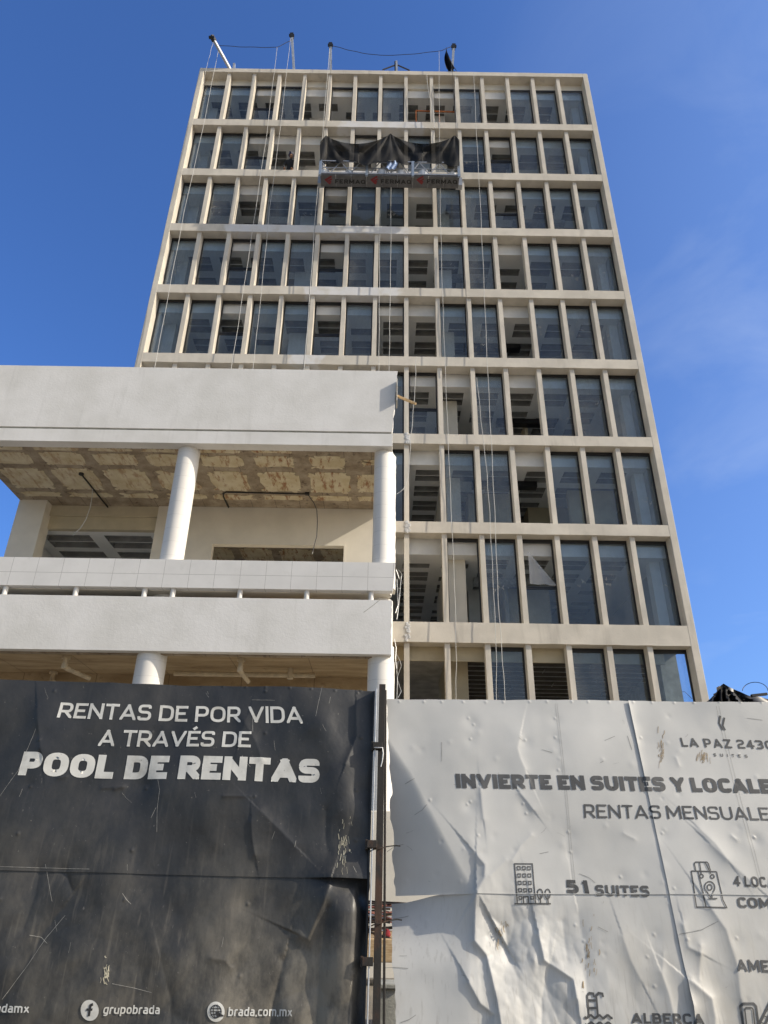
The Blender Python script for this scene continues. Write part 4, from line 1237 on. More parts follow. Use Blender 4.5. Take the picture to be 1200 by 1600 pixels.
# ---- black hoarding
bs = Sheet(0)
bs.fn.append(lambda u, v: .042 * vnoise(u * 2.1 + 9, v * 2.1 + 5, LAT[0]) + .014 * vnoise(u * 5.2, v * 4.6, LAT[1]) + .004 * vnoise(u * 13, v * 12, LAT[2]))
bs.fn.append(lambda u, v: .00055 * vnoise(u * 62, v * 52, LAT[8]) + .0003 * vnoise(u * 120, v * 110, LAT[9]))
bs.fn.append(lambda u, v: .55 * np.clip((-.05 - v) / .6, 0, 1) * (.030 * crumple(u + 20, v + 20, .30, 5) / .3 * 2 + .01 * crumple(u + 31, v + 12, .13, 6) / .13))
for pts, amp, w, one in [
    ([(60, 1359), (52, 1400), (35, 1450)], -.012, .05, 0), ([(93, 1421), (64, 1459), (30, 1520), (0, 1568)], -.014, .06, .3), ([(101, 1363), (110, 1390)], -.012, .03, 0),
    ([(393, 1285), (394, 1310), (398, 1335)], .010, .03, .5), ([(408, 1268), (430, 1290), (459, 1319)], .012, .05, -.4), ([(510, 1268), (508, 1300), (512, 1330)], -.010, .04, 0),
    ([(350, 1245), (390, 1245)], .006, .012, 0), ([(385, 1125), (375, 1160)], .008, .05, .3), ([(60, 1110), (65, 1170)], .012, .05, .5),
    ([(470, 1462), (481, 1467), (507, 1411), (515, 1385)], .022, .05, .5), ([(512, 1420), (500, 1500), (496, 1560), (490, 1660)], -.020, .035, 0),
    ([(442, 1501), (432, 1540), (425, 1564), (415, 1640)], -.018, .04, .4), ([(330, 1497), (350, 1500), (360, 1512)], .012, .04, 0), ([(250, 1500), (264, 1560), (266, 1640)], -.009, .05, .4),
    ([(380, 1125), (400, 1160), (410, 1190)], .006, .03, 0), ([(158, 1230), (190, 1228)], .006, .012, 0), ([(92, 1215), (104, 1213)], .006, .012, 0), ([(178, 1232), (193, 1228)], .005, .01, 0)]:
    bs.crease(pts, amp, w, one)
bs.crease([(530, 1400), (540, 1460), (541, 1540), (525, 1680)], .055, .13, 0, False)
bs.crease([(505, 1135), (535, 1200), (540, 1260)], .020, .09, 0, False)
bs.crease([(556, 1105), (557, 1150), (540, 1195)], .012, .03, .5)
for v in np.arange(-1.2, 1.2, .27):
    for u in (-2.45, -1.87, -1.26, -.65, -.12):
        if random.random() < .8:
            bs.bump.append((u + (random.random() - .5) * .03, v + (random.random() - .5) * .08, .0045, .008))
            if random.random() < .6: bs.bump.append((u, v, -.006, .045))
for q in range(16): bs.bump.append((-2.1 + q * .13 + random.random() * .02, 1.02 - .004 * q, .004, .007))
mbk = MT('black_sign_paint')
g = mbk.xyz()
base = mbk.mix(mbk.ramp(mbk.noise(3, 6), .3, .7), (.022, .024, .027), (.036, .037, .040))
low = mbk.ramp(g[2], 2.3, .9)
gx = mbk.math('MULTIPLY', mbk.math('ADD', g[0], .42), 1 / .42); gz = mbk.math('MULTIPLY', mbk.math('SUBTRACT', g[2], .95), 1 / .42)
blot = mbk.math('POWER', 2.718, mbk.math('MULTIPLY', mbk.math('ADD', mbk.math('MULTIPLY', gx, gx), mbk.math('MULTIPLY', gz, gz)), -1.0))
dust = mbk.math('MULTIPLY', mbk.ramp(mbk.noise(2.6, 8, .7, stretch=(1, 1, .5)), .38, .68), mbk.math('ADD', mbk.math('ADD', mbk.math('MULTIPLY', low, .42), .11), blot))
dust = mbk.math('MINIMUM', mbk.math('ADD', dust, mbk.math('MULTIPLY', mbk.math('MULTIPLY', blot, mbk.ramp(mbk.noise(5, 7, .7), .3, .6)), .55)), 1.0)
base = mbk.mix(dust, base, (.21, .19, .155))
spk = mbk.ramp(mbk.noise(55, 3, .6), .68, .74)
base = mbk.mix(mbk.math('MULTIPLY', spk, .35), base, (.30, .28, .25))
vst = mbk.ramp(mbk.noise(16, 3, .5, stretch=(3, 3, .06)), .56, .72)
base = mbk.mix(mbk.math('MULTIPLY', mbk.math('MULTIPLY', vst, low), .35), base, (.2, .18, .15))
mbk.color(base); mbk.rough(mbk.ramp(mbk.noise(4, 5),  .3, .7, .34, .52)); mbk.set(Specular_IOR_Level=.5)
mbk.bump(mbk.noise(90, 4, .6), .12, .003)
bh = thing('black_hoarding', (-1.2, 4.0, 0), 'dented black sheet metal hoarding with white lettering at the lower left', 'hoarding')
tl, tr, ml, mr = bs.px(-420, 1052), bs.px(586, 1078), bs.px(-420, 1345), bs.px(577, 1371)
bs.seam = lambda u: np.interp(u, [ml[0], mr[0]], [ml[1], mr[1]])
ux = lambda x, y=1370: float(bs.px(x, y)[0])
def bcurl(u, v):
    up = v > bs.seam(u); d = bs.seam(u) - v
    a = .003 + .012 * sm(ux(430), ux(545), u) * sm(.22, 0, -d)
    b_ = -.05 * sm(ux(470), ux(560), u) * sm(.16, .0, d) - .06 * sm(ux(552), ux(578), u) * sm(.0, .1, d)
    return np.where(up, a, b_)
bs.fn.append(bcurl)
def ext(s_, a, b, u):          # point at u on the line through plane points a, b
    return a + (b - a) * ((u - a[0]) / (b[0] - a[0]))
tl, ml = ext(bs, tl, tr, -2.72), ext(bs, ml, mr, -2.72)
tl2, ml2 = ext(bs, tl, tr, -8.0), ext(bs, ml, mr, -8.0)
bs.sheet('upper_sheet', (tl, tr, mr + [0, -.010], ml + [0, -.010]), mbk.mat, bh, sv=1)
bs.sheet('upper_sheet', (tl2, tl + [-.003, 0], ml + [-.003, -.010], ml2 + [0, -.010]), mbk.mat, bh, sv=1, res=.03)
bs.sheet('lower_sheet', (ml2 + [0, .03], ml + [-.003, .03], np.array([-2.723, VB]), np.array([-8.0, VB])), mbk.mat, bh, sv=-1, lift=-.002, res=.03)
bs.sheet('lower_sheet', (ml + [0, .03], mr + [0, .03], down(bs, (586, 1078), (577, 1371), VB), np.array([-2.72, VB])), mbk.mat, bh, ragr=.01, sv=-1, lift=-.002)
m_ink_w = MT('faded_white_print')
_i = m_ink_w.mix(m_ink_w.ramp(m_ink_w.noise(7, 7, .65), .45, .75), (.64, .64, .61), (.46, .45, .41))
_i = m_ink_w.mix(m_ink_w.ramp(m_ink_w.noise(60, 4, .7), .66, .72), _i, (.1, .1, .1))
m_ink_w.color(_i); m_ink_w.rough(.5); m_ink_w = m_ink_w.mat
def T(surf, par, mat, *a, name='lettering', **k):
    i = Ink(surf); i.text(*a, **k); return i.build(name, mat, par, lift=k.pop('lift', 0) or INK_LIFT)
INK_LIFT = .0017
T(bs, bh, m_ink_w, 'RENTAS DE POR VIDA', (90, 1122), (474, 1132.5), (96.5, 1098.5), (472, 1106.5), .168, .10)
T(bs, bh, m_ink_w, 'A TRAVÉS DE', (152, 1164.7), (392.5, 1169.8), (157.5, 1139.5), (394, 1145), .168, .09)
T(bs, bh, m_ink_w, 'POOL DE RENTAS', (29.5, 1212), (499, 1224), (39.5, 1175.5), (500.5, 1187.5), .285, .07)
INK_LIFT = .0017
T(bs, bh, m_ink_w, 'grupobrada', (160, 1584.3), (247, 1584.8), (163, 1570), (248, 1571), .17, .13)
T(bs, bh, m_ink_w, 'brada.com.mx', (355.5, 1587.8), (456, 1588.3), (357, 1573.5), (456.5, 1574), .17, .13)
T(bs, bh, m_ink_w, 'bradamx', (-30, 1582), (43, 1582.7), (-27, 1568.3), (44.5, 1569), .17, .13)
i = Ink(bs); i.disc((140, 1578.7), 14, 16.5); i.build('badge', m_ink_w, bh, INK_LIFT)
m_ink_k = basic('black_print_flat', (.03, .03, .032), .5)
i = Ink(bs); i.poly([(145.5, 1569), (141.5, 1571), (138.5, 1588)], False, .011); i.poly([(135, 1577.5), (144.5, 1577.5)], False, .009); i.build('emblem', m_ink_k, bh, INK_LIFT + .002)
i = Ink(bs); i.disc((336.8, 1581), 13.5, 16); i.build('badge', m_ink_w, bh, INK_LIFT)
i = Ink(bs); c = (336.8, 1580.5)
ov = lambda rx, ry, dx=0, dy=0: [(c[0] + dx + rx * math.cos(t), c[1] + dy + ry * math.sin(t)) for t in np.linspace(0, 2 * math.pi, 25)[:-1]]
i.poly(ov(8.5, 10), True, .004); i.poly(ov(3.6, 10), True, .0035)
for dy in (-4.6, 0, 4.6): i.poly([(c[0] - 8, c[1] + dy), (c[0] + 8, c[1] + dy)], False, .0035)
i.poly([(c[0] + 1, c[1] + 1), (c[0] + 8, c[1] + 6), (c[0] + 3, c[1] + 6.5), (c[0] + 1, c[1] + 1)], False, .010)
i.build('emblem', m_ink_k, bh, INK_LIFT + .002)
# scratches through the paint
i = Scratches(bs, basic('bare_scratch', (.38, .37, .34), .6, .3, 30), bh, .0012)
rs = random.Random(5)
for pts in ([(247, 1218), (250, 1235), (246, 1262), (245, 1300)], [(244, 1262), (236, 1278)], [(0, 1247), (30, 1205), (58, 1140)], [(504, 1073), (498, 1100), (494, 1122)], [(394, 1094), (430, 1096)], [(430, 1300), (425, 1312)], [(0, 1562), (40, 1510), (70, 1465), (100, 1430)], [(70, 1350), (80, 1408)], [(45, 1461), (62, 1464), (72, 1474)], [(395, 1108), (396, 1145)], [(0, 1354), (80, 1356), (140, 1358)], [(175, 1537), (205, 1543), (235, 1551)]):
    i.poly(pts, False, .0015)
for q in range(22):
    x, y = rs.uniform(0, 560), rs.uniform(1075, 1600); L, t = rs.uniform(4, 18), rs.uniform(-2, 2)
    i.poly([(x, y), (x + L * math.cos(t) * .5, y + L * .6), (x + L * math.cos(t), y + L)], False, rs.uniform(.0006, .0014))
# stain of dried paint or bird droppings on right edge
def splat(surf, par, mat, c, rx, ry, n, seed, lift, name='stain'):
    i = Ink(surf); q = random.Random(seed)
    for k in range(n):
        x, y = c[0] + q.gauss(0, rx), c[1] + q.gauss(0, ry); L = q.uniform(3, 12)
        i.poly([(x, y), (x + q.uniform(-1, 1), y + L * .5), (x + q.uniform(-2, 2), y + L)], False, q.uniform(.001, .004))
    i.build(name, mat, par, lift)
m_st1 = basic('dried_mortar', (.45, .42, .32), .9, .2, 20)
splat(bs, bh, m_st1, (538, 1325), 5, 20, 40, 3, .0012)
splat(bs, bh, m_st1, (165, 1516), 3.5, 9, 26, 4, .0012)
# supports behind
mb = MB()
for u in (-7.8, -6.4, -5.0, -3.7, -2.4, -1.2, -.3): mb.bar(tuple(HO + HU * u + HV * -1.55 - HN * .06), tuple(HO + HU * u + HV * .98 - HN * .06), .05)
for v in (-1.2, .02, .95): mb.bar(tuple(HO + HU * -7.9 + HV * v - HN * .115), tuple(HO + HU * -.15 + HV * v - HN * .115), .05)
mb.build('support_frame', m_rust, bh)

# ---- white hoarding
ws = Sheet(0)
fold = [ws.px(*p) for p in ((598, 1140), (640, 1202), (716, 1346), (745, 1396))]
def foldfn(u, v):
    D, sg = seg_dist(u, v, fold)
    inside = (sg < 0) & (v > -.16)
    dd = np.where(sg < 0, D, 0) * sm(-.42, .02, v)
    return -.28 * (np.sqrt(dd * dd + .0004) - .02) * np.where(v > fold[0][1] + .0, 0, 1) - .03 * sm(0, .35, dd)
ws.fn.append(foldfn)
ws.fn.append(lambda u, v: .020 * vnoise(u * 1.9 + 3, v * 1.9 + 7, LAT[3]) + .006 * vnoise(u * 4.6, v * 4.4, LAT[4]) + .0016 * vnoise(u * 12, v * 11, LAT[5]))
U740 = float(ws.px(741, 1410)[0])
def crum(u, v):
    a = ws.px(805, 1520); d = np.hypot((u - a[0]) / .42, (v - a[1] + .05) / .5)
    k = 1 - sm(.35, 1.15, d)
    k2 = np.clip((-.03 - v) / .5, 0, 1) * .20
    m = sm(U740 - .06, U740 + .10, u) * .93 + .07
    uw = u + .05 * vnoise(u * 6, v * 5, LAT[10]); vw = v + .06 * vnoise(u * 5 + 8, v * 5 + 3, LAT[11])
    return m * ((k * .55 + k2 * .7) * (.26 * crumple(uw + 10, vw * .5 + 10, .20, 15) + .16 * crumple(uw + 3, vw * .7 + 8, .075, 16)) + k * .05 * crumple(uw, vw, .035, 18))
ws.fn.append(crum)
for pts, amp, w, one in [
    ([(812, 1152), (808, 1170), (812, 1185), (820, 1203)], .007, .05, -.6), ([(750, 1232), (752, 1255), (755, 1280)], .008, .03, .5), ([(812, 1240), (822, 1252), (832, 1265)], .008, .025, .5),
    ([(740, 1332), (757, 1352), (756, 1372), (745, 1392)], .020, .05, .5), ([(800, 1345), (815, 1320), (830, 1305)], .006, .02, 0), ([(765, 1370), (790, 1345)], .006, .02, 0),
    ([(742, 1400), (741, 1470), (760, 1492), (775, 1560), (788, 1640)], .034, .06, .75), ([(841, 1460), (850, 1500), (895, 1530), (900, 1560)], .030, .05, .7), ([(732, 1535), (750, 1568), (772, 1585), (770, 1640)], .022, .04, .7),
    ([(765, 1430), (790, 1450), (795, 1480), (800, 1500)], -.02, .04, 0), ([(860, 1505), (848, 1560), (846, 1640)], -.02, .04, .2), ([(880, 1440), (888, 1500)], -.014, .05, 0),
    ([(1093, 1297), (1115, 1318), (1133, 1342)], .010, .05, .3), ([(1109, 1320), (1140, 1350), (1178, 1383)], .008, .05, .5), ([(1109, 1419), (1133, 1453), (1149, 1507), (1155, 1560)], .014, .06, .5),
    ([(1077, 1533), (1109, 1560), (1115, 1590), (1116, 1650)], .028, .05, -.3), ([(1093, 1478), (1090, 1530)], .012, .03, 0), ([(1066, 1445), (1074, 1480), (1093, 1490)], .012, .03, .4),
    ([(1032, 1520), (1044, 1555), (1051, 1585), (1052, 1640)], .012, .04, -.4), ([(973, 1464), (985, 1500), (1000, 1530)], .010, .05, .4), ([(1036, 1490), (1034, 1515)], .005, .02, 0),
    ([(975, 1303), (991, 1311)], .004, .015, 0), ([(1143, 1307), (1150, 1313)], .005, .012, 0), ([(1056, 1185), (1060, 1196)], .004, .015, 0), ([(905, 1430), (915, 1480), (917, 1560)], -.012, .07, .3)]:
    ws.crease(pts, amp * .72, w, one)
rivs = [(735, 1155), (735, 1253), (730, 1257), (741, 1330), (747, 1306), (817, 1256), (820, 1157), (867, 1123), (867, 1153), (872, 1204), (888, 1300), (892, 1331), (822, 1271), (890, 1385), (900, 1445), (913, 1470), (1001, 1153), (1034, 1302), (1052, 1388), (1073, 1468), (1177, 1308), (1179, 1309), (1022, 1460), (1011, 1495), (1022, 1541), (732, 1122), (740, 1132), (1150, 1466), (672, 1250), (970, 1370)]
for x, y in rivs:
    a = ws.px(x, y); ws.bump += [(a[0], a[1], .0028, .006), (a[0], a[1] - .01, -.0025, .035)]
for x in range(620, 1400, 33):
    a = ws.px(x + random.random() * 10, 1096 + x * .004 - 600 * .004); ws.bump.append((a[0], a[1], .003, .006))
for q in range(70):
    a = ws.px(random.uniform(620, 1200), random.uniform(1110, 1600)); ws.bump.append((a[0], a[1], random.choice((-1, 1)) * .0012, random.uniform(.008, .02)))
jn = [ws.px(*p) for p in ((981, 1095), (1010, 1232), (1045, 1396), (1085, 1600))]
def joint_u(v):
    return np.interp(-v, [-p[1] for p in jn], [p[0] for p in jn])
ws.joint = joint_u
_sm = [ws.px(618, 1395), ws.px(1045, 1396), ws.px(1560, 1402)]
ws.seam = lambda u: np.interp(u, [p[0] for p in _sm], [p[1] for p in _sm])
def wcurl(u, v):
    up = v > ws.seam(u); d = u - joint_u(v)
    c = .002 + .016 * np.clip(vnoise(v * 3.3 + 2, v * 0 + .3, LAT[6]), 0, 1) + .018 * np.exp(-((v + .50) / .05) ** 2)
    r = np.where(d > 0, .003 + c * np.exp(-np.maximum(d, 0) / .035), 0)
    lo_ = -.13 * np.maximum(0, U740 - u) * sm(-.9, -.2, v)
    return r + np.where(up, .003, lo_)
ws.fn.append(wcurl)
mw = MT('white_sign_paint')
base = mw.mix(mw.ramp(mw.noise(2, 6), .3, .7), (.53, .53, .515), (.61, .61, .595))
g = mw.xyz()
low = mw.ramp(g[2], 1.75, 1.05)
dust = mw.math('MULTIPLY', mw.ramp(mw.noise(2.4, 8, .7, stretch=(1, 1, .4)), .42, .72), mw.math('ADD', mw.math('MULTIPLY', low, .45), .06))
base = mw.mix(dust, base, (.40, .37, .31))
vst = mw.ramp(mw.noise(16, 3, .5, stretch=(4, 4, .04)), .55, .68)
base = mw.mix(mw.math('MULTIPLY', mw.math('MULTIPLY', vst, low), .4), base, (.36, .35, .33))
rst = mw.ramp(mw.noise(3.3, 7, .7, stretch=(1.6, 1.6, .7)), .69, .77)
base = mw.mix(mw.math('MULTIPLY', rst, .7), base, (.34, .24, .13))
mw.color(base); mw.rough(mw.ramp(mw.noise(4, 5), .3, .7, .42, .6)); mw.bump(mw.noise(80, 4, .6), .08, .002)
wh = thing('white_hoarding', (1.4, 4.0, 0), 'crumpled white sheet metal hoarding with grey lettering at the lower right', 'hoarding')
tl, tr, br, bl = ws.px(604, 1092), jn[0], jn[2], ws.px(618, 1395)
ws.sheet('sheet', (tl, tr + [.02, 0], br + [.02, -.004], bl + [0, -.004]), mw.mat, wh, ragl=.02, su=-1, sv=1)
t2, b2 = ext(ws, tr, ws.px(1560, 1104), 2.95), ext(ws, br, ws.px(1560, 1402), 2.95)
t3, b3 = ext(ws, tr, t2, 8.0), ext(ws, br, b2, 8.0)
ws.sheet('sheet', (t2 + [.003, 0], t3, b3 + [0, -.004], b2 + [.003, -.004]), mw.mat, wh, su=1, sv=1, res=.03)
ws.sheet('sheet', (b2 + [.003, .012], b3 + [0, .012], np.array([8.0, VB]), np.array([2.953, VB])), mw.mat, wh, su=1, sv=-1, lift=-.001, res=.03)
ws.sheet('sheet', (tr, t2, b2 + [0, -.004], br + [0, -.004]), mw.mat, wh, su=1, sv=1)
lb, rb_ = down(ws, (618, 1430), (621, 1600), VB), down(ws, (1045, 1396), (1085, 1600), VB)
ws.sheet('sheet', (ws.px(612, 1395), jn[2] + [.02, .01], rb_ + [.02, 0], lb), mw.mat, wh, ragl=.012, su=-1, sv=-1, lift=-.001, sag=.035)
ws.sheet('sheet', (jn[2] + [0, .01], b2 + [0, .012], np.array([b2[0], VB]), rb_), mw.mat, wh, su=1, sv=-1, lift=-.001)
mi = MT('grey_print')
_i = mi.mix(mi.ramp(mi.noise(6, 6), .4, .75), (.075, .076, .078), (.13, .13, .13)); mi.color(_i); mi.rough(.5); m_ink_g = mi.mat
INK_LIFT = .0017
T(ws, wh, m_ink_g, 'INVIERTE EN SUITES Y LOCALES', (713, 1232), (1188.5, 1239.5), (711, 1209.5), (1182.5, 1217), .275, .075, prefix='INVIERTE EN SUITES Y LOCAL', space=.3)
T(ws, wh, m_ink_g, 'RENTAS MENSUALES', (912.5, 1278.3), (1186.5, 1282), (911, 1257), (1181, 1261.5), .14, .12, prefix='RENTAS MENSUAL', space=.3)
T(ws, wh, m_ink_g, 'LA PAZ 2430', (1065.5, 1167), (1194.5, 1170.7), (1061.8, 1153), (1190, 1157), .19, .22, prefix='LA PAZ 243', space=.42)
T(ws, wh, m_ink_g, 'SUITES', (1115, 1182), (1168.5, 1184), (1114, 1177.3), (1167.3, 1179.3), .2, 1.1)
T(ws, wh, m_ink_g, '51', (886, 1395), (922, 1397), (885, 1374.5), (917.5, 1375.5), .26, .2)
T(ws, wh, m_ink_g, 'SUITES', (931, 1399.3), (1015.5, 1401.3), (929.5, 1382.5), (1012.5, 1384), .235, .13)
T(ws, wh, m_ink_g, '4 LOCALES', (1145, 1385), (1185, 1386.5), (1143.5, 1369), (1182, 1370), .20, .14, prefix='4 LO')
T(ws, wh, m_ink_g, 'COMERCIALES', (1152.5, 1418.3), (1184.5, 1419), (1150, 1402), (1181.5, 1402.8), .21, .14, prefix='CO')
T(ws, wh, m_ink_g, 'AMENIDADES', (1149.5, 1517.5), (1187, 1519), (1147, 1498.7), (1183.5, 1500), .20, .14, prefix='AM')
T(ws, wh, m_ink_g, 'ALBERCA', (987.5, 1599), (1080, 1601), (986.5, 1582.7), (1077.5, 1583.5), .22, .14, prefix='ALBERC')
i = Ink(ws)
i.poly([(1124.3, 1119), (1123, 1130), (1127.3, 1139)], False, .010); i.poly([(1131, 1122), (1128.7, 1134), (1132.5, 1141.5)], False, .010); i.poly([(1123.3, 1131), (1129, 1141)], False, .009)
i.build('emblem', m_ink_g, wh, INK_LIFT)
# icon: apartment block with two trees
i = Ink(ws); w = .0058
i.poly([(808.5, 1411.5), (803.5, 1350), (831.5, 1350), (836.5, 1411.5)], False, w); i.poly([(804, 1412), (861, 1412)], False, w)
for r in range(4):
    for c in range(3):
        x, y = 810 + c * 8 + r * .7, 1356.5 + r * 11.5; i.poly([(x - 2.3, y - 2.3), (x + 2.3, y - 2.3), (x + 2.6, y + 2.6), (x - 2, y + 2.6)], True, .0042)
i.poly([(818.5, 1411), (817.7, 1401), (825, 1401), (825.8, 1411)], False, w)
for x in (812.8, 831): i.poly([(x - 2, 1400.5), (x + 2.4, 1400.5), (x + 2.6, 1405), (x - 1.8, 1405)], True, .0042)
for x in (843.5, 855.5):
    i.poly([(x + 4.2 * math.cos(t), 1397 + 7.5 * math.sin(t)) for t in np.linspace(0, 2 * math.pi, 17)[:-1]], True, w); i.poly([(x, 1396), (x + 1.2, 1411)], False, w); i.poly([(x + .8, 1404), (x + 4, 1399)], False, .004)
i.build('icon', m_ink_g, wh, INK_LIFT)
# icon: shopping bag with a map pin
i = Ink(ws); w = .0055
i.poly([(1078.5, 1361.5), (1087, 1417.5), (1134, 1418.5), (1128, 1407), (1118, 1362.5)], False, w); i.poly([(1078.5, 1361.5), (1118, 1362.5)], False, w)
i.poly([(1089, 1362), (1101.5, 1417.5)], False, w)
i.poly([(1085.5, 1361), (1083.5, 1350), (1085.5, 1347.5), (1103, 1347.5), (1105.5, 1350), (1108.5, 1361)], False, w); i.poly([(1091.5, 1348), (1094, 1366)], False, w); i.poly([(1100, 1348), (1109, 1366)], False, w)
for c in ((1094.5, 1369.5), (1111.5, 1370)): i.poly([(c[0] + 2.8 * math.cos(t), c[1] + 3 * math.sin(t)) for t in np.linspace(0, 2 * math.pi, 13)[:-1]], True, w)
i.poly([(1107 + 8 * math.cos(t), 1387 + 9 * math.sin(t)) for t in np.linspace(rad(50), rad(-200), 20)] + [(1110, 1404.5), (1112, 1395)], False, w)
i.poly([(1107 + 3.8 * math.cos(t), 1387 + 4.4 * math.sin(t)) for t in np.linspace(0, 2 * math.pi, 15)[:-1]], True, w); i.poly([(1105, 1404.5), (1119, 1404.5)], False, w)
i.build('icon', m_ink_g, wh, INK_LIFT)
# icon: pool ladder over water
i = Ink(ws); w = .009
for dx in (0, 14): i.poly([(920 + dx, 1587), (917.5 + dx, 1556), (921 + dx, 1551.5), (927 + dx, 1552.5), (928 + dx, 1558)], False, w)
i.poly([(918.5, 1563), (932, 1563)], False, w); i.poly([(919, 1575), (933, 1575)], False, w)
i.poly([(913 + k * 2.2, 1588.5 + 2.4 * math.sin(k * 1.05)) for k in range(21)], False, w)
i.poly([(914 + k * 2.2, 1600 + 2.4 * math.sin(k * 1.05)) for k in range(21)], False, w)
i.build('icon', m_ink_g, wh, INK_LIFT)
# icon: rounded chair-like frame and ladder at the lower right edge
i = Ink(ws); w = .009
i.poly([(1160, 1606), (1154.5, 1572), (1158, 1568), (1175, 1568), (1179, 1572), (1184, 1606)], False, w); i.poly([(1165, 1606), (1161, 1577), (1163, 1574.5), (1172, 1574.5), (1174, 1577), (1178, 1606)], False, .006)
i.poly([(1183, 1603), (1203, 1562)], False, w); i.poly([(1191, 1606), (1210, 1567)], False, w)
for k in range(4): i.poly([(1186 + k * 5, 1597 - k * 10), (1194 + k * 5, 1600 - k * 10)], False, .005)
i.build('icon', m_ink_g, wh, INK_LIFT)
i = Scratches(ws, basic('grey_scratch', (.26, .26, .25), .7, .3, 30), wh, .0012); rs = random.Random(9)
for pts in ([(633, 1224), (648, 1216)], [(648, 1272), (660, 1265), (667, 1257)], [(690, 1160), (690, 1190)], [(605, 1326), (618, 1318), (631, 1316)], [(960, 1151), (944, 1158)], [(942, 1190), (937, 1193)], [(980, 1150), (987, 1172)], [(1166, 1123), (1190, 1126)], [(846, 1172), (862, 1177)], [(843, 1334), (857, 1331)], [(905, 1365), (920, 1371), (930, 1379)], [(935, 1448), (950, 1456)], [(626, 1598), (640, 1593), (650, 1586)], [(600, 1512), (620, 1511), (638, 1513)], [(615, 1432), (632, 1430), (640, 1428)], [(1060, 1460), (1095, 1453), (1120, 1440)]):
    i.poly(pts, False, .0022)
for q in range(24):
    x, y = rs.uniform(622, 1200), rs.uniform(1110, 1600); L, t = rs.uniform(3, 14), rs.uniform(0, 6.28)
    i.poly([(x, y), (x + L * math.cos(t) * .5 + 1, y + L * math.sin(t) * .5), (x + L * math.cos(t), y + L * math.sin(t))], False, rs.uniform(.0006, .0013))
for x0, x1 in ((867, 897), (870, 900)): i.poly([(x0, 1100), (x0 + (x1 - x0) * .5, 1240), (x1, 1390)], False, .0012)
i.poly([(1122, 1104), (1155, 1240), (1190, 1380)], False, .0012); i.poly([(1118, 1104), (1150, 1240), (1186, 1380)], False, .0012)
m_st2 = basic('brown_stain', (.36, .28, .18), .9, .3, 20)
splat(ws, wh, m_st2, (1034, 1168), 3, 13, 26, 7, .0012); splat(ws, wh, m_st2, (1098, 1178), 5, 4, 26, 8, .0012); splat(ws, wh, m_st2, (922, 1490), 7, 24, 26, 6, .0012); splat(ws, wh, m_st2, (785, 1450), 4, 10, 16, 2, .006)
mb = MB()
for u in (.62, 1.2, 2.2, 3.1, 4.4, 5.8, 7.2, 7.9): mb.bar(tuple(HO + HU * u + HV * -1.55 - HN * .14), tuple(HO + HU * u + HV * .92 - HN * .14), .05)
for v in (-1.2, .9): mb.bar(tuple(HO + HU * .25 + HV * v - HN * .20), tuple(HO + HU * 7.95 + HV * v - HN * .20), .05)
mb.build('support_frame', m_rust, wh)

# ---- steel gate post between the two hoardings
gp = thing('gate_post', (0, 3.95, 0), 'rusty steel post standing between the black and white hoardings', 'post')
def pl(px, d, v=None):
    a = bs.px(*px); return HO + HU * a[0] + HV * (a[1] if v is None else v) + HN * d
def rail(pa_, pb_, d0, d1, w, name, mat, vb=None):
    a, b = bs.px(*pa_), bs.px(*pb_); t = (VB - .14 - a[1]) / (b[1] - a[1]); b = a + (b - a) * (t if vb is None else 1)
    vs = []
    for q in (a, b):
        for du, d in ((-w / 2, d0), (w / 2, d0), (w / 2, d1), (-w / 2, d1)): vs.append(tuple(HO + HU * (q[0] + du) + HV * q[1] + HN * d))
    return MB().add(vs, [(3, 2, 1, 0), (4, 5, 6, 7), (0, 1, 5, 4), (1, 2, 6, 5), (2, 3, 7, 6), (3, 0, 4, 7)]).build(name, mat, gp, bevel=.002)
rail((597.5, 1073), (588, 1600), -.05, .045, .036, 'shaft', m_rust)
rail((602.5, 1079), (600, 1600), -.06, .012, .012, 'side_flange', m_rust)
rail((588.5, 1081), (577, 1500), -.03, .055, .007, 'angle_edge', m_galv)
rail((584.5, 1083), (572, 1500), -.03, .040, .008, 'angle_edge', m_dark)
for y, x in ((1170, 586), (1322, 577), (1503, 570)):
    p = bs.px(x, y); mb = MB()
    for (u0, u1, v0, v1, d0, d1) in ((-.012, .04, -.018, .018, .03, .07), (-.02, -.008, -.024, .022, .02, .066)):
        vs = [tuple(HO + HU * (p[0] + du) + HV * (p[1] + dv) + HN * d) for d in (d0, d1) for du, dv in ((u0, v0), (u1, v0), (u1, v1), (u0, v1))]
        mb.add(vs, [(3, 2, 1, 0), (4, 5, 6, 7), (0, 1, 5, 4), (1, 2, 6, 5), (2, 3, 7, 6), (3, 0, 4, 7)])
    mb.build('hinge', m_rust, gp, bevel=.002)
w0 = bs.px(581, 1173)
mb = MB().tube([tuple(HO + HU * (w0[0] + a) + HV * (w0[1] + b) + HN * c) for a, b, c in ((0, 0, .06), (.03, -.004, .075), (.058, -.002, .07), (.062, -.03, .065), (.058, -.07, .06), (.05, -.10, .06))], .0035, 6)
mb.build('tie_wire', m_galv, gp, smooth=True)
mb = MB()
for y in (1446, 1330): 
    w0 = bs.px(578, y)
    mb.tube([tuple(HO + HU * (w0[0] + a) + HV * (w0[1] + b) + HN * c) for a, b, c in ((-.01, -.01, .03), (.02, .0, .056), (.05, .006, .055), (.085, .018, .03), (.13, .026, .016), (.155, .024, .012))], .003, 6)
mb.build('tie_wire', m_rust, gp, smooth=True)

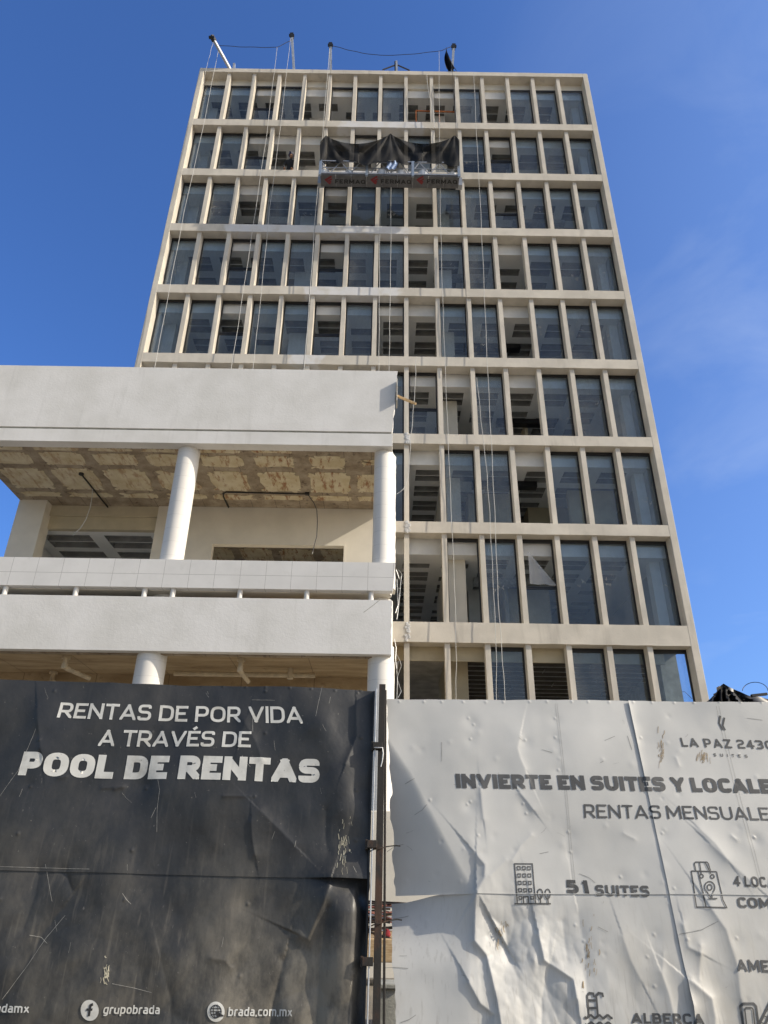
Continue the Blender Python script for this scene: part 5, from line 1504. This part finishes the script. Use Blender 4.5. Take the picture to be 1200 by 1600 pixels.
# ------------------------------------------------------------------ things glimpsed through the slot
tag(MB().box(-1.2, 1.6, 14.2, 14.6, .1, 2.72).build('plinth_wall', m_wall, bevel=.02), 'low cream wall behind the slot between the hoardings', 'wall')
sl = thing('loading_slab', (0, 9.4, 0), 'thick tan concrete ledge seen through the slot between the hoardings', 'ledge')
MB().box(-1.4, 1.8, 9.0, 10.6, .80, 1.02).build('ledge_top', m_wood, sl, bevel=.01)
MB().box(-1.2, -.7, 9.3, 10.2, 0, .80).box(1.0, 1.5, 9.3, 10.2, 0, .80).build('pier', m_grey, sl)
mb = MB(); rs = random.Random(3)
for q in range(46):
    x, y, zz = rs.uniform(-.5, .9), rs.uniform(9.1, 10.2), 1.03 + rs.uniform(0, .26)
    mb.tube([(x - .6, y, zz), (x, y + .1, zz + rs.uniform(.0, .12)), (x + .6, y + rs.uniform(-.2, .2), zz + rs.uniform(-.05, .14))], rs.uniform(.006, .014), 5, rs.choice((0, 0, 1, 2)))
tag(mb.build('rebar_heap', [m_rust, m_galv, basic('faded_red_tube', (.30, .12, .09), .6)]), 'tangled heap of rusty rebar and offcuts lying on the tan ledge', 'rebar')
p = atY(604, 1455, 9.2)
mb = MB().lathe((p[0], 9.15, 1.022), [(.03, 0), (.045, .02), (.04, .06), (.02, .08), (.01, .085)], 14)
tag(mb.build('red_rag', basic('red_cloth', (.20, .015, .02), .9, .3, 20), smooth=True), 'small crumpled red rag among the rebar behind the post', 'rag')
tag(MB().box(.02, .20, 8.2, 8.5, 0, .66).box(-.02, .24, 8.16, 8.54, .66, .70).build('concrete_block', m_grey, bevel=.01), 'grey concrete block standing low behind the steel post', 'block')

# ------------------------------------------------------------------ black tarp behind the white hoarding
def tarp():
    nu, nv = 60, 26; mb = MB(); Y = 6.2
    ap = (1129, 1067)
    for i in range(nu + 1):
        s = i / nu; x = 1096 + 230 * s
        if x < ap[0]: top = 1100 - (x - 1096) / (ap[0] - 1096) * 33 * ((x - 1096) / (ap[0] - 1096)) ** .6
        else:
            k = min(1, (x - ap[0]) / 75); top = 1067 + 24 * (1 - (1 - k) ** 2.0) + 1.5 * math.sin(x * .2) * k
        for j in range(nv + 1):
            t = j / nv
            py = top + (1200 - top) * t
            ang = math.atan2(x - ap[0], py - ap[1] + 4)
            yy = Y + .09 * math.sin(ang * 17) * min(1, t * 5 + .1) + .25 * t * 0
            mb.v.append(tuple(atY(x, py, yy)))
    for i in range(nu):
        for j in range(nv): k = i * (nv + 1) + j; mb.f.append((k, k + nv + 1, k + nv + 2, k + 1)); mb.m.append(0)
    m = MT('shiny_black_tarp'); m.color(m.mix(m.ramp(m.noise(8, 4), .4, .7), (.02, .02, .022), (.05, .05, .05))); m.rough(.38)
    tag(mb.build('tarpaulin', m.mat, smooth=True), 'peaked black tarpaulin rising behind the right end of the white hoarding', 'tarpaulin')
    a, b = atY(1174, 1087, 6.1), atY(1198, 1084.5, 6.1)
    tag(MB().bar(tuple(a), tuple(b), .03, .02).build('dark_batten', m_black), 'thin dark stick lying on top of the black tarpaulin', 'stick')
    # post that holds the tarp up
    q = atY(1129, 1068, 6.26)
    tag(MB().bar((q[0], 6.3, 0), (q[0], 6.3, q[2] - .02), .06).box(q[0] - .1, q[0] + .1, 6.2, 6.4, 0, .05).build('tarp_prop', m_wood), 'timber prop hidden under the peak of the black tarpaulin', 'prop')
    pts = [tuple(atY(1180 + 20 * math.cos(t) , 1082 + 14 * math.sin(t) - 2, 6.0 + .1 * math.sin(2 * t))) for t in np.linspace(math.pi * 1.02, 2 * math.pi * .99, 18)]
    tag(MB().tube(pts, .003, 5).build('wire_loop', m_rope_d), 'thin wire loop arching above the black tarpaulin', 'wire')
    pts = [tuple(atY(x, y, 6.0)) for x, y in ((1112, 1098), (1114, 1090), (1117, 1088), (1115, 1085), (1119, 1083))]
    tag(MB().tube(pts, .005, 5).build('barbed_wire', m_rope_d), 'stub of barbed wire left of the black tarpaulin peak', 'wire')
tarp()
